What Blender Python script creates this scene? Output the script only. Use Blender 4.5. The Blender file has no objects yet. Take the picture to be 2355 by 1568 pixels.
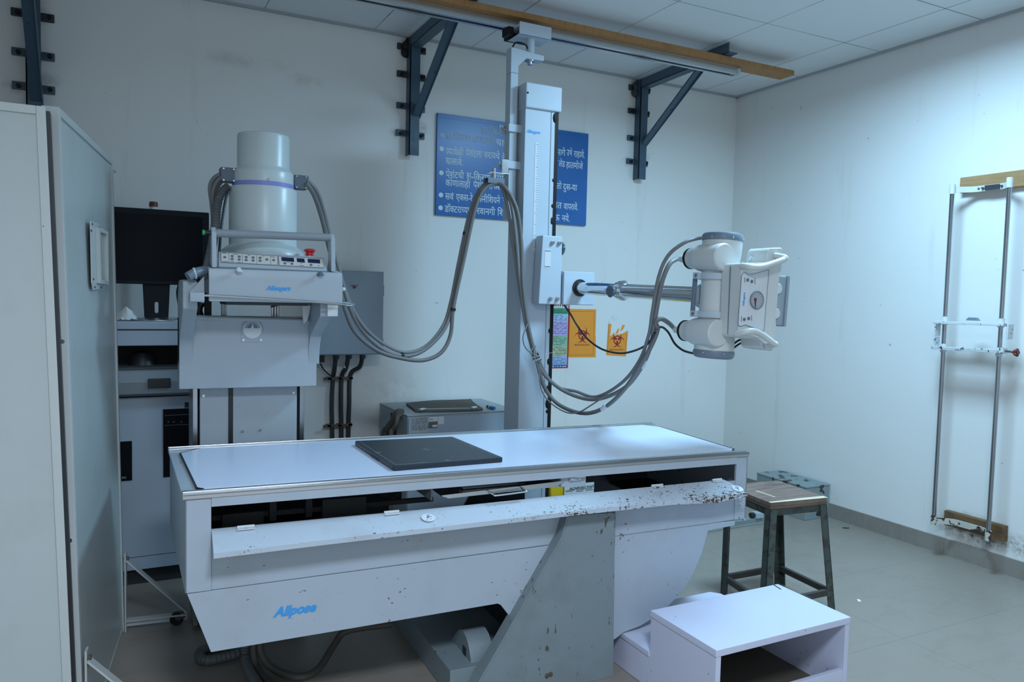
import bpy, bmesh, math, random
from mathutils import Vector, Matrix
random.seed(7)
SC = bpy.context.scene
COL = SC.collection
PI = math.pi

# ------------------------------------------------------------------ camera
F_PX, W_PX, H_PX = 1751.7, 2355.0, 1568.0
YAW, PITCH, ROLL = -0.4741, -0.0587, 0.0233
CAM = Vector((-4.0037, -4.3001, 1.3544))
_cy, _sy, _cp, _sp = math.cos(YAW), math.sin(YAW), math.cos(PITCH), math.sin(PITCH)
FWD = Vector((-_sy*_cp, _cy*_cp, _sp))
_r = Vector((_cy, _sy, 0)); _u = _r.cross(FWD)
RGT = _r*math.cos(ROLL) + _u*math.sin(ROLL)
UPV = -_r*math.sin(ROLL) + _u*math.cos(ROLL)
cam = bpy.data.cameras.new('camera'); cam.sensor_width = 36.0; cam.lens = F_PX/W_PX*36.0
cam.clip_start = 0.05
camo = bpy.data.objects.new('camera', cam); COL.objects.link(camo)
camo.matrix_world = Matrix(((RGT.x, UPV.x, -FWD.x, CAM.x), (RGT.y, UPV.y, -FWD.y, CAM.y), (RGT.z, UPV.z, -FWD.z, CAM.z), (0, 0, 0, 1)))
SC.camera = camo

# ------------------------------------------------------------------ world, lights, exposure
SC.view_settings.view_transform = 'Standard'; SC.view_settings.look = 'None'
SC.view_settings.gamma = 1.0; SC.view_settings.use_curve_mapping = False
SC.view_settings.exposure = 0.36
wd = bpy.data.worlds.new('world'); SC.world = wd; wd.use_nodes = True
wd.node_tree.nodes['Background'].inputs[0].default_value = (0.5, 0.65, 0.8, 1)
wd.node_tree.nodes['Background'].inputs[1].default_value = 0.05
def area(name, loc, size, power, color, rot=(0, 0, 0), sizey=None, spread=180):
    l = bpy.data.lights.new(name, 'AREA'); l.energy = power; l.color = color; l.size = size; l.spread = math.radians(spread)
    if sizey: l.shape = 'RECTANGLE'; l.size_y = sizey
    o = bpy.data.objects.new(name, l); o.location = loc; o.rotation_euler = rot; COL.objects.link(o); return o
CEIL = 2.843
area('ceiling_panel_light', (-1.23, -2.12, CEIL-0.03), 0.56, 56, (0.41, 0.725, 1.0), spread=170)
area('ceiling_panel_light_rear', (-3.63, -4.49, CEIL-0.03), 0.56, 68, (0.68, 0.82, 1.0), spread=150)

# ------------------------------------------------------------------ unprojection: a picture point on a plane of known depth
def _ray(px, py): return FWD*F_PX + RGT*(px-W_PX/2) - UPV*(py-H_PX/2)
def ay(px, py, y): d = _ray(px, py); return CAM + d*((y-CAM.y)/d.y)
def ax(px, py, x): d = _ray(px, py); return CAM + d*((x-CAM.x)/d.x)
def az(px, py, z): d = _ray(px, py); return CAM + d*((z-CAM.z)/d.z)

# ------------------------------------------------------------------ materials
def _new(name):
    m = bpy.data.materials.new(name); m.use_nodes = True
    return m, m.node_tree.nodes, m.node_tree.links, m.node_tree.nodes['Principled BSDF']
def _tc(n): return n.new('ShaderNodeTexCoord')
def noise(n, l, co, scale, detail=4, rough=0.55, stretch=None):
    t = n.new('ShaderNodeTexNoise'); t.inputs['Scale'].default_value = scale
    t.inputs['Detail'].default_value = detail; t.inputs['Roughness'].default_value = rough
    if stretch:
        mp = n.new('ShaderNodeMapping'); mp.inputs['Scale'].default_value = stretch
        l.new(co, mp.inputs['Vector']); co = mp.outputs['Vector']
    l.new(co, t.inputs['Vector']); return t.outputs['Fac']
def ramp(n, l, fac, stops):
    r = n.new('ShaderNodeValToRGB'); e = r.color_ramp.elements
    while len(e) < len(stops): e.new(0.5)
    for k, (p, c) in enumerate(stops):
        e[k].position = p; e[k].color = (*c, 1) if len(c) == 3 else c
    l.new(fac, r.inputs['Fac']); return r.outputs['Color']
def mixc(n, l, fac, a, b):
    m = n.new('ShaderNodeMix'); m.data_type = 'RGBA'
    for s, v in ((0, fac), (6, a), (7, b)):
        if hasattr(v, 'links') or hasattr(v, 'is_output'): l.new(v, m.inputs[s])
        elif s == 0: m.inputs[s].default_value = v
        else: m.inputs[s].default_value = (*v, 1)
    return m.outputs[2]
def mathn(n, l, op, a, b=None, clamp=False):
    m = n.new('ShaderNodeMath'); m.operation = op; m.use_clamp = clamp
    for s, v in ((0, a), (1, b)):
        if v is None: continue
        if hasattr(v, 'is_output'): l.new(v, m.inputs[s])
        else: m.inputs[s].default_value = v
    return m.outputs[0]
W1, B0 = (1, 1, 1), (0, 0, 0)
def paint(name, col, rough=0.45, var=0.06, chips=0.0, chipcol=(0.06, 0.035, 0.02), grime=0.0, grimecol=(0.16, 0.13, 0.10), metal=0.0, spec=0.5, cscale=38, stretch=None):
    m, n, l, p = _new(name); co = _tc(n).outputs['Object']
    f = noise(n, l, co, 3.1, 5)
    c = mixc(n, l, f, tuple(v*(1-var) for v in col), tuple(min(1, v*(1+var)) for v in col))
    if grime > 0:
        g = ramp(n, l, noise(n, l, co, 5.3, 7, 0.62), [(0.52, B0), (0.78, W1)])
        c = mixc(n, l, mathn(n, l, 'MULTIPLY', g, grime), c, grimecol)
    if chips > 0:
        g1 = noise(n, l, co, cscale, 3, 0.6, stretch); g2 = noise(n, l, co, 4.0, 3, 0.5)
        s = mathn(n, l, 'ADD', mathn(n, l, 'MULTIPLY', g1, 0.7), mathn(n, l, 'MULTIPLY', g2, 0.3))
        th = 0.70-chips*0.2
        k = ramp(n, l, s, [(th, B0), (th+0.012, W1)])
        c = mixc(n, l, k, c, chipcol)
    l.new(c, p.inputs['Base Color'])
    p.inputs['Roughness'].default_value = rough; p.inputs['Metallic'].default_value = metal
    p.inputs['Specular IOR Level'].default_value = spec
    return m
def plain(name, col, rough=0.5, metal=0.0, spec=0.5): return paint(name, col, rough, 0.03, metal=metal, spec=spec)
def emis(name, col, s):
    m, n, l, p = _new(name); p.inputs['Base Color'].default_value = (*col, 1)
    p.inputs['Emission Color'].default_value = (*col, 1); p.inputs['Emission Strength'].default_value = s; return m

def wall_mat(name, extra=None):
    m, n, l, p = _new(name); co = _tc(n).outputs['Object']
    base = mixc(n, l, noise(n, l, co, 1.6, 4), (0.785, 0.768, 0.735), (0.83, 0.817, 0.788))
    # faint vertical streaks and scuffs
    st = ramp(n, l, noise(n, l, co, 2.2, 6, 0.65, (3.0, 3.0, 0.35)), [(0.60, B0), (0.80, (0.35,)*3)])
    base = mixc(n, l, st, base, (0.47, 0.43, 0.36))
    sp = ramp(n, l, noise(n, l, co, 21, 3, 0.5), [(0.735, B0), (0.75, (0.55,)*3)])
    base = mixc(n, l, sp, base, (0.25, 0.22, 0.19))
    if extra: base = extra(n, l, co, base)
    l.new(base, p.inputs['Base Color']); p.inputs['Roughness'].default_value = 0.55
    bp = n.new('ShaderNodeBump'); bp.inputs['Strength'].default_value = 0.06; bp.inputs['Distance'].default_value = 0.01
    l.new(noise(n, l, co, 9, 5), bp.inputs['Height']); l.new(bp.outputs[0], p.inputs['Normal'])
    return m
def spot(n, l, co, center, radii, soft=0.6):
    """1 inside an ellipsoid patch, falling to 0 outside"""
    mp = n.new('ShaderNodeMapping'); mp.vector_type = 'TEXTURE'
    mp.inputs['Location'].default_value = center; mp.inputs['Scale'].default_value = radii
    l.new(co, mp.inputs['Vector'])
    ln = n.new('ShaderNodeVectorMath'); ln.operation = 'LENGTH'; l.new(mp.outputs[0], ln.inputs[0])
    return ramp(n, l, ln.outputs['Value'], [(1-soft, W1), (1.0, B0)])
def stain_extra(spots):
    def fn(n, l, co, base):
        for (c, r, col, amt, sc) in spots:
            s = spot(n, l, co, c, r, 0.75)
            nz = ramp(n, l, noise(n, l, co, sc, 6, 0.65), [(0.38, B0), (0.62, W1)])
            base = mixc(n, l, mathn(n, l, 'MULTIPLY', mathn(n, l, 'MULTIPLY', s, nz), amt), base, col)
        return base
    return fn

M = {}
# mould and rust round the lower block of the chest stand; soot smudges round the bracket feet
M['wall_right'] = wall_mat('wall_right_paint', stain_extra([
    ((0, -1.90, 0.175), (0.2, 0.23, 0.10), (0.05, 0.03, 0.02), 0.95, 26),
    ((0, -1.98, 0.165), (0.2, 0.11, 0.07), (0.03, 0.012, 0.01), 0.9, 18),
    ((0, -2.15, 0.16), (0.2, 0.16, 0.07), (0.16, 0.13, 0.11), 0.7, 40)]))
bk = []
for bx in (-4.365, -2.495, -0.872):
    bk.append(((bx, 0, 2.80), (0.085, 0.2, 0.10), (0.045, 0.035, 0.03), 0.85, 16))
    bk.append(((bx, 0, 2.62), (0.085, 0.2, 0.055), (0.05, 0.04, 0.035), 0.8, 22))
    bk.append(((bx+0.06, 0, 2.33), (0.06, 0.2, 0.05), (0.28, 0.25, 0.22), 0.6, 26))
    bk.append(((bx-0.08, 0, 2.28), (0.06, 0.2, 0.04), (0.3, 0.27, 0.24), 0.6, 26))
bk += [((-2.58, 0, 0.74), (0.28, 0.2, 0.24), (0.52, 0.49, 0.43), 0.4, 12), ((-1.02, 0, 1.225), (0.03, 0.2, 0.028), (0.32, 0.29, 0.24), 0.8, 20),
       ((-1.06, 0, 1.17), (0.012, 0.2, 0.05), (0.36, 0.33, 0.28), 0.7, 20),
       ((-3.45, 0, 2.56), (0.30, 0.2, 0.05), (0.42, 0.38, 0.33), 0.35, 7), ((-3.1, 0, 2.5), (0.12, 0.2, 0.05), (0.40, 0.34, 0.28), 0.4, 10)]
M['wall_back'] = wall_mat('wall_back_paint', stain_extra(bk))
M['wall'] = wall_mat('wall_paint')

def ceil_mat():
    m, n, l, p = _new('ceiling_tiles'); co = _tc(n).outputs['Object']
    sx = n.new('ShaderNodeSeparateXYZ'); l.new(co, sx.inputs[0])
    def line(v, off, wid):
        t = mathn(n, l, 'DIVIDE', mathn(n, l, 'ADD', v, off), 0.6)
        fr = mathn(n, l, 'FRACT', mathn(n, l, 'ADD', t, 40.5))
        d = mathn(n, l, 'ABSOLUTE', mathn(n, l, 'SUBTRACT', fr, 0.5))
        return mathn(n, l, 'LESS_THAN', d, wid/0.6)
    base = mixc(n, l, noise(n, l, co, 2.0, 3), (0.75, 0.77, 0.78), (0.80, 0.82, 0.83))
    # T bars, slightly proud, and the dark gap beside each bar
    tb = mathn(n, l, 'MAXIMUM', line(sx.outputs[0], 0.329, 0.011), line(sx.outputs[1], 0.586, 0.011))
    base = mixc(n, l, tb, base, (0.76, 0.78, 0.78))
    gp = mathn(n, l, 'MAXIMUM', line(sx.outputs[0], 0.3205, 0.0021), line(sx.outputs[1], 0.5945, 0.0021))
    vis = ramp(n, l, noise(n, l, co, 2.3, 2), [(0.25, (0.45,)*3), (0.6, W1)])
    base = mixc(n, l, mathn(n, l, 'MULTIPLY', gp, vis), base, (0.035, 0.04, 0.05))
    l.new(base, p.inputs['Base Color']); p.inputs['Roughness'].default_value = 0.75
    return m
M['ceiling'] = ceil_mat()
def floor_mat(name, sk=False):
    m, n, l, p = _new(name); co = _tc(n).outputs['Object']
    a, b, v = ((0.255, 0.213, 0.176), (0.312, 0.268, 0.226), (0.20, 0.17, 0.135)) if not sk else ((0.24, 0.215, 0.185), (0.32, 0.295, 0.26), (0.15, 0.13, 0.11))
    base = mixc(n, l, noise(n, l, co, 1.9, 6, 0.6), a, b)
    nz = noise(n, l, co, 1.7, 8, 0.62, (1.0, 1.9, 1.0))
    vein = ramp(n, l, mathn(n, l, 'ABSOLUTE', mathn(n, l, 'SUBTRACT', nz, 0.5)), [(0.0, (0.22,)*3), (0.03, B0)])
    base = mixc(n, l, vein, base, v)
    dirt = ramp(n, l, noise(n, l, co, 6, 6, 0.65), [(0.62, B0), (0.8, (0.5,)*3)])
    base = mixc(n, l, dirt, base, (0.25, 0.22, 0.18))
    sx = n.new('ShaderNodeSeparateXYZ'); l.new(co, sx.inputs[0])
    def line(vv, off, wid):
        fr = mathn(n, l, 'FRACT', mathn(n, l, 'ADD', mathn(n, l, 'DIVIDE', mathn(n, l, 'ADD', vv, off), 0.6), 40.5))
        return mathn(n, l, 'LESS_THAN', mathn(n, l, 'ABSOLUTE', mathn(n, l, 'SUBTRACT', fr, 0.5)), wid/0.6)
    if not sk: g = mathn(n, l, 'MAXIMUM', line(sx.outputs[0], 0.578, 0.0014), line(sx.outputs[1], 2.346, 0.0014))
    else: g = line(sx.outputs[1], 1.747, 0.0014)
    base = mixc(n, l, mathn(n, l, 'MULTIPLY', g, 0.6), base, (0.13, 0.115, 0.10))
    l.new(base, p.inputs['Base Color']); p.inputs['Roughness'].default_value = 0.34
    return m
M['floor'] = floor_mat('floor_tiles'); M['skirt'] = floor_mat('skirting_tiles', True)

def wood(name, a, b, rough=0.65, stretch=(2.0, 30.0, 30.0), sc=2.0, dirt=0.3):
    m, n, l, p = _new(name); co = _tc(n).outputs['Object']
    c = ramp(n, l, noise(n, l, co, sc, 6, 0.6, stretch), [(0.3, a), (0.7, b)])
    d = ramp(n, l, noise(n, l, co, 13, 5, 0.6), [(0.55, B0), (0.75, W1)])
    c = mixc(n, l, mathn(n, l, 'MULTIPLY', d, dirt), c, (0.05, 0.03, 0.02))
    l.new(c, p.inputs['Base Color']); p.inputs['Roughness'].default_value = rough; return m
M['beam'] = wood('beam_wood', (0.33, 0.15, 0.048), (0.44, 0.225, 0.080), stretch=(40.0, 3.0, 3.0), dirt=0.25)
M['block'] = wood('block_wood', (0.30, 0.17, 0.07), (0.44, 0.27, 0.12), stretch=(20.0, 2.0, 25.0))
M['block_rot'] = wood('rotten_wood', (0.10, 0.06, 0.03), (0.22, 0.12, 0.05), stretch=(20.0, 2.0, 25.0), dirt=0.6)
M['ply'] = wood('worn_plywood', (0.135, 0.078, 0.060), (0.255, 0.175, 0.14), stretch=(3.0, 14.0, 3.0), dirt=0.35)
M['ply_pale'] = wood('bare_wood', (0.62, 0.50, 0.32), (0.72, 0.62, 0.44), stretch=(3.0, 25.0, 3.0), dirt=0.1)
M['ply_edge'] = wood('plywood_edge', (0.10, 0.07, 0.045), (0.20, 0.15, 0.10), stretch=(2.0, 2.0, 60.0), dirt=0.3)

M['grey'] = paint('grey_machine_paint', (0.40, 0.445, 0.485), 0.42, 0.04, grime=0.10)
M['grey_dirty'] = paint('grey_machine_paint_scuffed', (0.40, 0.445, 0.48), 0.45, 0.05, chips=0.12, grime=0.22, grimecol=(0.22, 0.19, 0.15), cscale=60)
M['table'] = paint('table_paint', (0.40, 0.455, 0.515), 0.40, 0.04, chips=0.22, chipcol=(0.10, 0.065, 0.045), grime=0.22, grimecol=(0.25, 0.22, 0.18), cscale=58, stretch=(0.7, 1.0, 1.3))
M['table_worn'] = paint('chipped_table_paint', (0.40, 0.455, 0.515), 0.40, 0.04, chips=0.38, cscale=55, grime=0.14)
def flap_mat():
    m, n, l, p = _new('flap_paint'); co = _tc(n).outputs['Object']
    base = mixc(n, l, noise(n, l, co, 4, 5), (0.46, 0.515, 0.575), (0.51, 0.565, 0.625))
    sx = n.new('ShaderNodeSeparateXYZ'); l.new(co, sx.inputs[0])
    a = noise(n, l, co, 60, 4, 0.65, (1.0, 2.2, 2.2)); b = noise(n, l, co, 9, 3, 0.5); c = noise(n, l, co, 110, 2, 0.5, (2.4, 0.6, 0.6))
    sm = mathn(n, l, 'ADD', mathn(n, l, 'MULTIPLY', a, 0.45), mathn(n, l, 'ADD', mathn(n, l, 'MULTIPLY', b, 0.25), mathn(n, l, 'MULTIPLY', c, 0.30)))
    sm = mathn(n, l, 'ADD', sm, mathn(n, l, 'MULTIPLY', sx.outputs[0], 0.034))
    e = mathn(n, l, 'MULTIPLY', mathn(n, l, 'SUBTRACT', mathn(n, l, 'MULTIPLY', sx.outputs[0], -0.068), mathn(n, l, 'ADD', sx.outputs[1], 0.396)), 10.0, True)
    sm = mathn(n, l, 'ADD', sm, mathn(n, l, 'MULTIPLY', mathn(n, l, 'POWER', e, 2.0), 0.042))
    k = ramp(n, l, sm, [(0.603, B0), (0.615, W1)])
    base = mixc(n, l, k, base, (0.075, 0.045, 0.03))
    g = ramp(n, l, noise(n, l, co, 5, 6, 0.6), [(0.55, B0), (0.8, (0.35,)*3)]); base = mixc(n, l, g, base, (0.30, 0.24, 0.18))
    l.new(base, p.inputs['Base Color']); p.inputs['Roughness'].default_value = 0.36; return m
M['flap'] = flap_mat()
M['pedestal'] = paint('pedestal_paint', (0.20, 0.245, 0.262), 0.5, 0.06, chips=0.38, chipcol=(0.075, 0.065, 0.045), grime=0.4, grimecol=(0.12, 0.115, 0.09), cscale=52, stretch=(1.3, 1.3, 0.45))
M['laminate'] = paint('white_laminate', (0.66, 0.735, 0.88), 0.27, 0.02)
M['column'] = paint('silver_grey_paint', (0.50, 0.565, 0.63), 0.46, 0.03, grime=0.06)
M['column_dark'] = paint('grey_side_paint', (0.40, 0.455, 0.50), 0.42, 0.03)
M['white'] = paint('white_enamel', (0.64, 0.66, 0.655), 0.32, 0.02, grime=0.05)
M['ivory'] = paint('ivory_plastic', (0.63, 0.65, 0.63), 0.36, 0.02, grime=0.05)
M['can'] = paint('pale_green_white_enamel', (0.56, 0.62, 0.62), 0.30, 0.02)
M['cap_grey'] = plain('grey_plastic', (0.17, 0.21, 0.26), 0.4)
M['conn'] = plain('slate_plastic', (0.105, 0.14, 0.175), 0.45)
M['hose'] = plain('grey_cable', (0.20, 0.20, 0.20), 0.5)
M['hose2'] = plain('warm_grey_cable', (0.165, 0.16, 0.155), 0.5)
M['corr'] = plain('corrugated_hose', (0.10, 0.11, 0.115), 0.55)
M['black'] = plain('black_rubber', (0.012, 0.013, 0.016), 0.45)
M['black_gloss'] = plain('black_glass', (0.005, 0.006, 0.008), 0.35, spec=0.08)
M['bezel'] = plain('bezel_black', (0.010, 0.012, 0.016), 0.5, spec=0.15)
M['soot'] = paint('oily_black_steel', (0.014, 0.013, 0.012), 0.5, 0.3, spec=0.2)
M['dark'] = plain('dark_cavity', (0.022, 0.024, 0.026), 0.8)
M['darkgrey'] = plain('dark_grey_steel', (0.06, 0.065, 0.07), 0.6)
M['cab'] = paint('silver_cabinet_paint', (0.36, 0.42, 0.49), 0.4, 0.03)
M['cab_dark'] = paint('grey_cabinet_lip', (0.23, 0.26, 0.285), 0.4, 0.03)
M['blue_steel'] = paint('blue_steel_paint', (0.055, 0.095, 0.135), 0.42, 0.15, chips=0.12, chipcol=(0.03, 0.02, 0.015), grime=0.3, grimecol=(0.03, 0.03, 0.03), cscale=25)
M['sooty_blue'] = paint('sooty_blue_steel', (0.03, 0.04, 0.05), 0.6, 0.3, chips=0.2, chipcol=(0.05, 0.03, 0.02))
M['lead'] = paint('cream_screen_paint', (0.50, 0.525, 0.51), 0.42, 0.03, chips=0.04, grime=0.10, grimecol=(0.26, 0.25, 0.21), cscale=50)
M['lead_face'] = paint('cream_screen_panel', (0.46, 0.50, 0.49), 0.33, 0.03, grime=0.18, grimecol=(0.24, 0.23, 0.19))
M['board'] = paint('blue_board_paint', (0.012, 0.122, 0.39), 0.30, 0.12, chips=0.05, chipcol=(0.01, 0.03, 0.06), cscale=24)
M['board_text'] = plain('pale_lettering', (0.64, 0.72, 0.78), 0.5)
M['board_text_faint'] = plain('worn_lettering', (0.38, 0.47, 0.54), 0.5)  # fainter letter colour for the faded top lines
M['logo'] = plain('logo_blue', (0.045, 0.32, 0.72), 0.4)
M['chrome'] = plain('chrome', (0.72, 0.74, 0.76), 0.09, 1.0)
M['steel'] = plain('steel', (0.55, 0.56, 0.57), 0.28, 1.0)
M['alu'] = paint('aluminium', (0.60, 0.62, 0.64), 0.30, 0.04, metal=1.0)
M['stand_steel'] = paint('worn_chrome', (0.36, 0.37, 0.39), 0.28, 0.2, metal=1.0, grime=0.3)
M['rust_white'] = paint('rusted_white_enamel', (0.55, 0.53, 0.46), 0.5, 0.1, chips=0.88, chipcol=(0.05, 0.028, 0.018), cscale=26)
M['chip_white'] = paint('chipped_white_enamel', (0.62, 0.65, 0.66), 0.4, 0.05, chips=0.62, chipcol=(0.05, 0.055, 0.06), cscale=45)
M['green_steel'] = paint('green_stool_paint', (0.054, 0.070, 0.062), 0.45, 0.15, chips=0.85, chipcol=(0.045, 0.032, 0.024), cscale=30, grime=0.35, grimecol=(0.06, 0.05, 0.04))
M['rust_bar'] = paint('rusty_green_paint', (0.045, 0.045, 0.038), 0.5, 0.2, chips=0.65, chipcol=(0.05, 0.035, 0.028), cscale=30, grime=0.5, grimecol=(0.07, 0.05, 0.04))
M['step'] = paint('lilac_white_paint', (0.60, 0.615, 0.76), 0.42, 0.03, chips=0.17, chipcol=(0.20, 0.15, 0.13), cscale=50, grime=0.07)
M['boxgrey'] = paint('peeling_grey_green', (0.24, 0.29, 0.295), 0.5, 0.08, chips=0.72, chipcol=(0.03, 0.03, 0.028), cscale=15, grime=0.15)
M['genbox'] = paint('generator_paint', (0.34, 0.385, 0.40), 0.45, 0.04, grime=0.1)
M['wallbox'] = paint('wall_box_paint', (0.26, 0.315, 0.36), 0.42, 0.03)
M['rail_floor'] = paint('floor_rail_paint', (0.24, 0.27, 0.265), 0.45, 0.1, grime=0.3)
M['red'] = plain('red_plastic', (0.62, 0.012, 0.015), 0.32)
M['darkred'] = plain('dark_red_plastic', (0.17, 0.02, 0.015), 0.4)
M['green'] = plain('green_plastic', (0.02, 0.35, 0.10), 0.4)
M['purple'] = plain('lilac_band', (0.25, 0.27, 0.62), 0.4)
M['label'] = plain('white_label', (0.66, 0.68, 0.70), 0.5)
M['label_grey'] = plain('grey_label', (0.42, 0.44, 0.45), 0.5)
M['cream'] = plain('cream_keypad', (0.60, 0.58, 0.52), 0.4)
M['key'] = plain('grey_key', (0.13, 0.15, 0.20), 0.4)
M['lcd'] = plain('dark_blue_display', (0.006, 0.010, 0.055), 0.2)
M['ink'] = plain('dark_ink', (0.03, 0.035, 0.045), 0.6)
M['paper'] = plain('white_paper', (0.72, 0.73, 0.72), 0.7)
M['orange'] = paint('orange_paper', (0.95, 0.33, 0.030), 0.5, 0.04, grime=0.05)
M['maroon'] = plain('maroon_print', (0.30, 0.012, 0.018), 0.5)
M['yellow'] = plain('yellow_plastic', (0.75, 0.50, 0.01), 0.4)
M['slab'] = paint('black_detector', (0.016, 0.021, 0.03), 0.38, 0.2, chips=0.02, chipcol=(0.3, 0.32, 0.35))
M['bag'] = paint('olive_fabric', (0.13, 0.115, 0.095), 0.75, 0.12)
M['glass'] = paint('lead_glass', (0.34, 0.33, 0.27), 0.15, 0.08)
M['dial'] = plain('dial_face', (0.40, 0.43, 0.46), 0.25)
M['rusty'] = paint('rusty_steel', (0.10, 0.065, 0.045), 0.55, 0.3)
M['brown_hose'] = plain('brown_hose', (0.085, 0.075, 0.062), 0.6)
M['collimator_grey'] = paint('collimator_paint', (0.30, 0.35, 0.39), 0.45, 0.03)
M['dark_iron'] = plain('dark_iron', (0.025, 0.026, 0.027), 0.7)  # iron darkened in colour to carry the shade inside the table slot
M['pvc'] = plain('dark_pvc', (0.035, 0.037, 0.04), 0.5)

# ------------------------------------------------------------------ mesh builder
class MB:
    def __init__(s, xf=None): s.v = []; s.f = []; s.xf = xf
    def add(s, vs, fs):
        o = len(s.v)
        for p in vs:
            p = Vector(p); s.v.append(s.xf(p) if s.xf else p)
        s.f += [tuple(o+i for i in f) for f in fs]; return s
    def box(s, x0, x1, y0, y1, z0, z1):
        return s.add([(x0, y0, z0), (x1, y0, z0), (x1, y1, z0), (x0, y1, z0), (x0, y0, z1), (x1, y0, z1), (x1, y1, z1), (x0, y1, z1)],
                     [(3, 2, 1, 0), (4, 5, 6, 7), (0, 1, 5, 4), (1, 2, 6, 5), (2, 3, 7, 6), (3, 0, 4, 7)])
    def hexa(s, b, t):
        """bottom quad and top quad, same winding (ccw from above)"""
        return s.add(list(b)+list(t), [(3, 2, 1, 0), (4, 5, 6, 7), (0, 1, 5, 4), (1, 2, 6, 5), (2, 3, 7, 6), (3, 0, 4, 7)])
    def prism(s, pts, d):
        """closed polygon of 3-D points swept by vector d"""
        n = len(pts); d = Vector(d); a = [Vector(p) for p in pts]; b = [p+d for p in a]
        fs = [tuple(reversed(range(n))), tuple(range(n, 2*n))]
        fs += [(i, (i+1) % n, n+(i+1) % n, n+i) for i in range(n)]
        return s.add(a+b, fs)
    def flat(s, pts): return s.add(pts, [tuple(range(len(pts)))])
    def _frame(s, d):
        d = Vector(d).normalized(); a = Vector((0, 0, 1)) if abs(d.z) < 0.9 else Vector((1, 0, 0))
        u = d.cross(a).normalized(); return d, u, d.cross(u)
    def lathe(s, o, axis, prof, n=28, cap=True):
        o = Vector(o); d, u, w = s._frame(axis); vs = []; fs = []
        for (r, h) in prof:
            for k in range(n):
                a = 2*PI*k/n; vs.append(o+d*h+(u*math.cos(a)+w*math.sin(a))*r)
        for i in range(len(prof)-1):
            for k in range(n):
                k2 = (k+1) % n; fs.append((i*n+k, i*n+k2, (i+1)*n+k2, (i+1)*n+k))
        if cap:
            fs.append(tuple(reversed(range(n)))); m = (len(prof)-1)*n; fs.append(tuple(range(m, m+n)))
        return s.add(vs, fs)
    def cyl(s, p, q, r, n=20, r2=None):
        p = Vector(p); q = Vector(q); return s.lathe(p, q-p, [(r, 0), (r if r2 is None else r2, (q-p).length)], n)
    def ring(s, o, axis, r0, r1, h, n=32):
        return s.lathe(o, axis, [(r0, 0), (r1, 0), (r1, h), (r0, h), (r0, 0)], n, cap=False)
    def sph(s, o, r, n=14, m=8, sc=(1, 1, 1)):
        o = Vector(o); vs = [o+Vector((0, 0, -r*sc[2]))]; fs = []
        for i in range(1, m):
            t = -PI/2+PI*i/m
            for k in range(n):
                a = 2*PI*k/n; vs.append(o+Vector((r*sc[0]*math.cos(t)*math.cos(a), r*sc[1]*math.cos(t)*math.sin(a), r*sc[2]*math.sin(t))))
        vs.append(o+Vector((0, 0, r*sc[2])))
        for k in range(n): fs.append((0, 1+(k+1) % n, 1+k))
        for i in range(m-2):
            for k in range(n):
                a = 1+i*n+k; b = 1+i*n+(k+1) % n; fs.append((a, b, b+n, a+n))
        L = len(vs)-1; b0 = 1+(m-2)*n
        for k in range(n): fs.append((b0+k, b0+(k+1) % n, L))
        return s.add(vs, fs)
    def bar(s, p, q, w, h, up=(0, 0, 1)):
        p = Vector(p); q = Vector(q); d = (q-p).normalized(); up = Vector(up)
        sd = d.cross(up).normalized(); up = sd.cross(d).normalized()
        c = [(-w/2, -h/2), (w/2, -h/2), (w/2, h/2), (-w/2, h/2)]
        a = [p+sd*x+up*y for x, y in c]; b = [q+sd*x+up*y for x, y in c]
        return s.add(a+b, [(0, 1, 2, 3), (7, 6, 5, 4), (1, 0, 4, 5), (2, 1, 5, 6), (3, 2, 6, 7), (0, 3, 7, 4)])
    def tube(s, pts, r, n=10, sub=8, rib=0.0, ribp=0.008):
        pts = [Vector(p) for p in pts]; path = spline(pts, sub) if sub > 1 and len(pts) > 2 else pts
        if rib:
            out = [path[0]]; acc = 0
            for a, b in zip(path, path[1:]):
                L = (b-a).length; k = max(1, int(L/(ribp/2)))
                out += [a.lerp(b, (j+1)/k) for j in range(k)]
            path = out
        vs = []; fs = []; pu = None; N = len(path)
        for i, p in enumerate(path):
            d = (path[min(i+1, N-1)]-path[max(i-1, 0)])
            d = d.normalized() if d.length > 1e-9 else Vector((0, 0, 1))
            if pu is None: _, u, w = s._frame(d)
            else:
                u = (pu-d*pu.dot(d)); u = u.normalized() if u.length > 1e-6 else s._frame(d)[1]; w = d.cross(u)
            pu = u; rr = r*(1+rib*(1 if i % 2 else -1)) if rib else r
            for k in range(n):
                a = 2*PI*k/n; vs.append(p+(u*math.cos(a)+w*math.sin(a))*rr)
        for i in range(N-1):
            for k in range(n):
                k2 = (k+1) % n; fs.append((i*n+k, i*n+k2, (i+1)*n+k2, (i+1)*n+k))
        fs.append(tuple(reversed(range(n)))); fs.append(tuple(range((N-1)*n, N*n)))
        return s.add(vs, fs)
def spline(P, sub):
    out = []; n = len(P)
    for i in range(n-1):
        p0 = P[max(i-1, 0)]; p1 = P[i]; p2 = P[i+1]; p3 = P[min(i+2, n-1)]
        for k in range(sub):
            t = k/sub
            out.append(0.5*((2*p1)+(p2-p0)*t+(2*p0-5*p1+4*p2-p3)*t*t+(3*p1-p0-3*p2+p3)*t**3))
    out.append(P[-1]); return out

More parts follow.
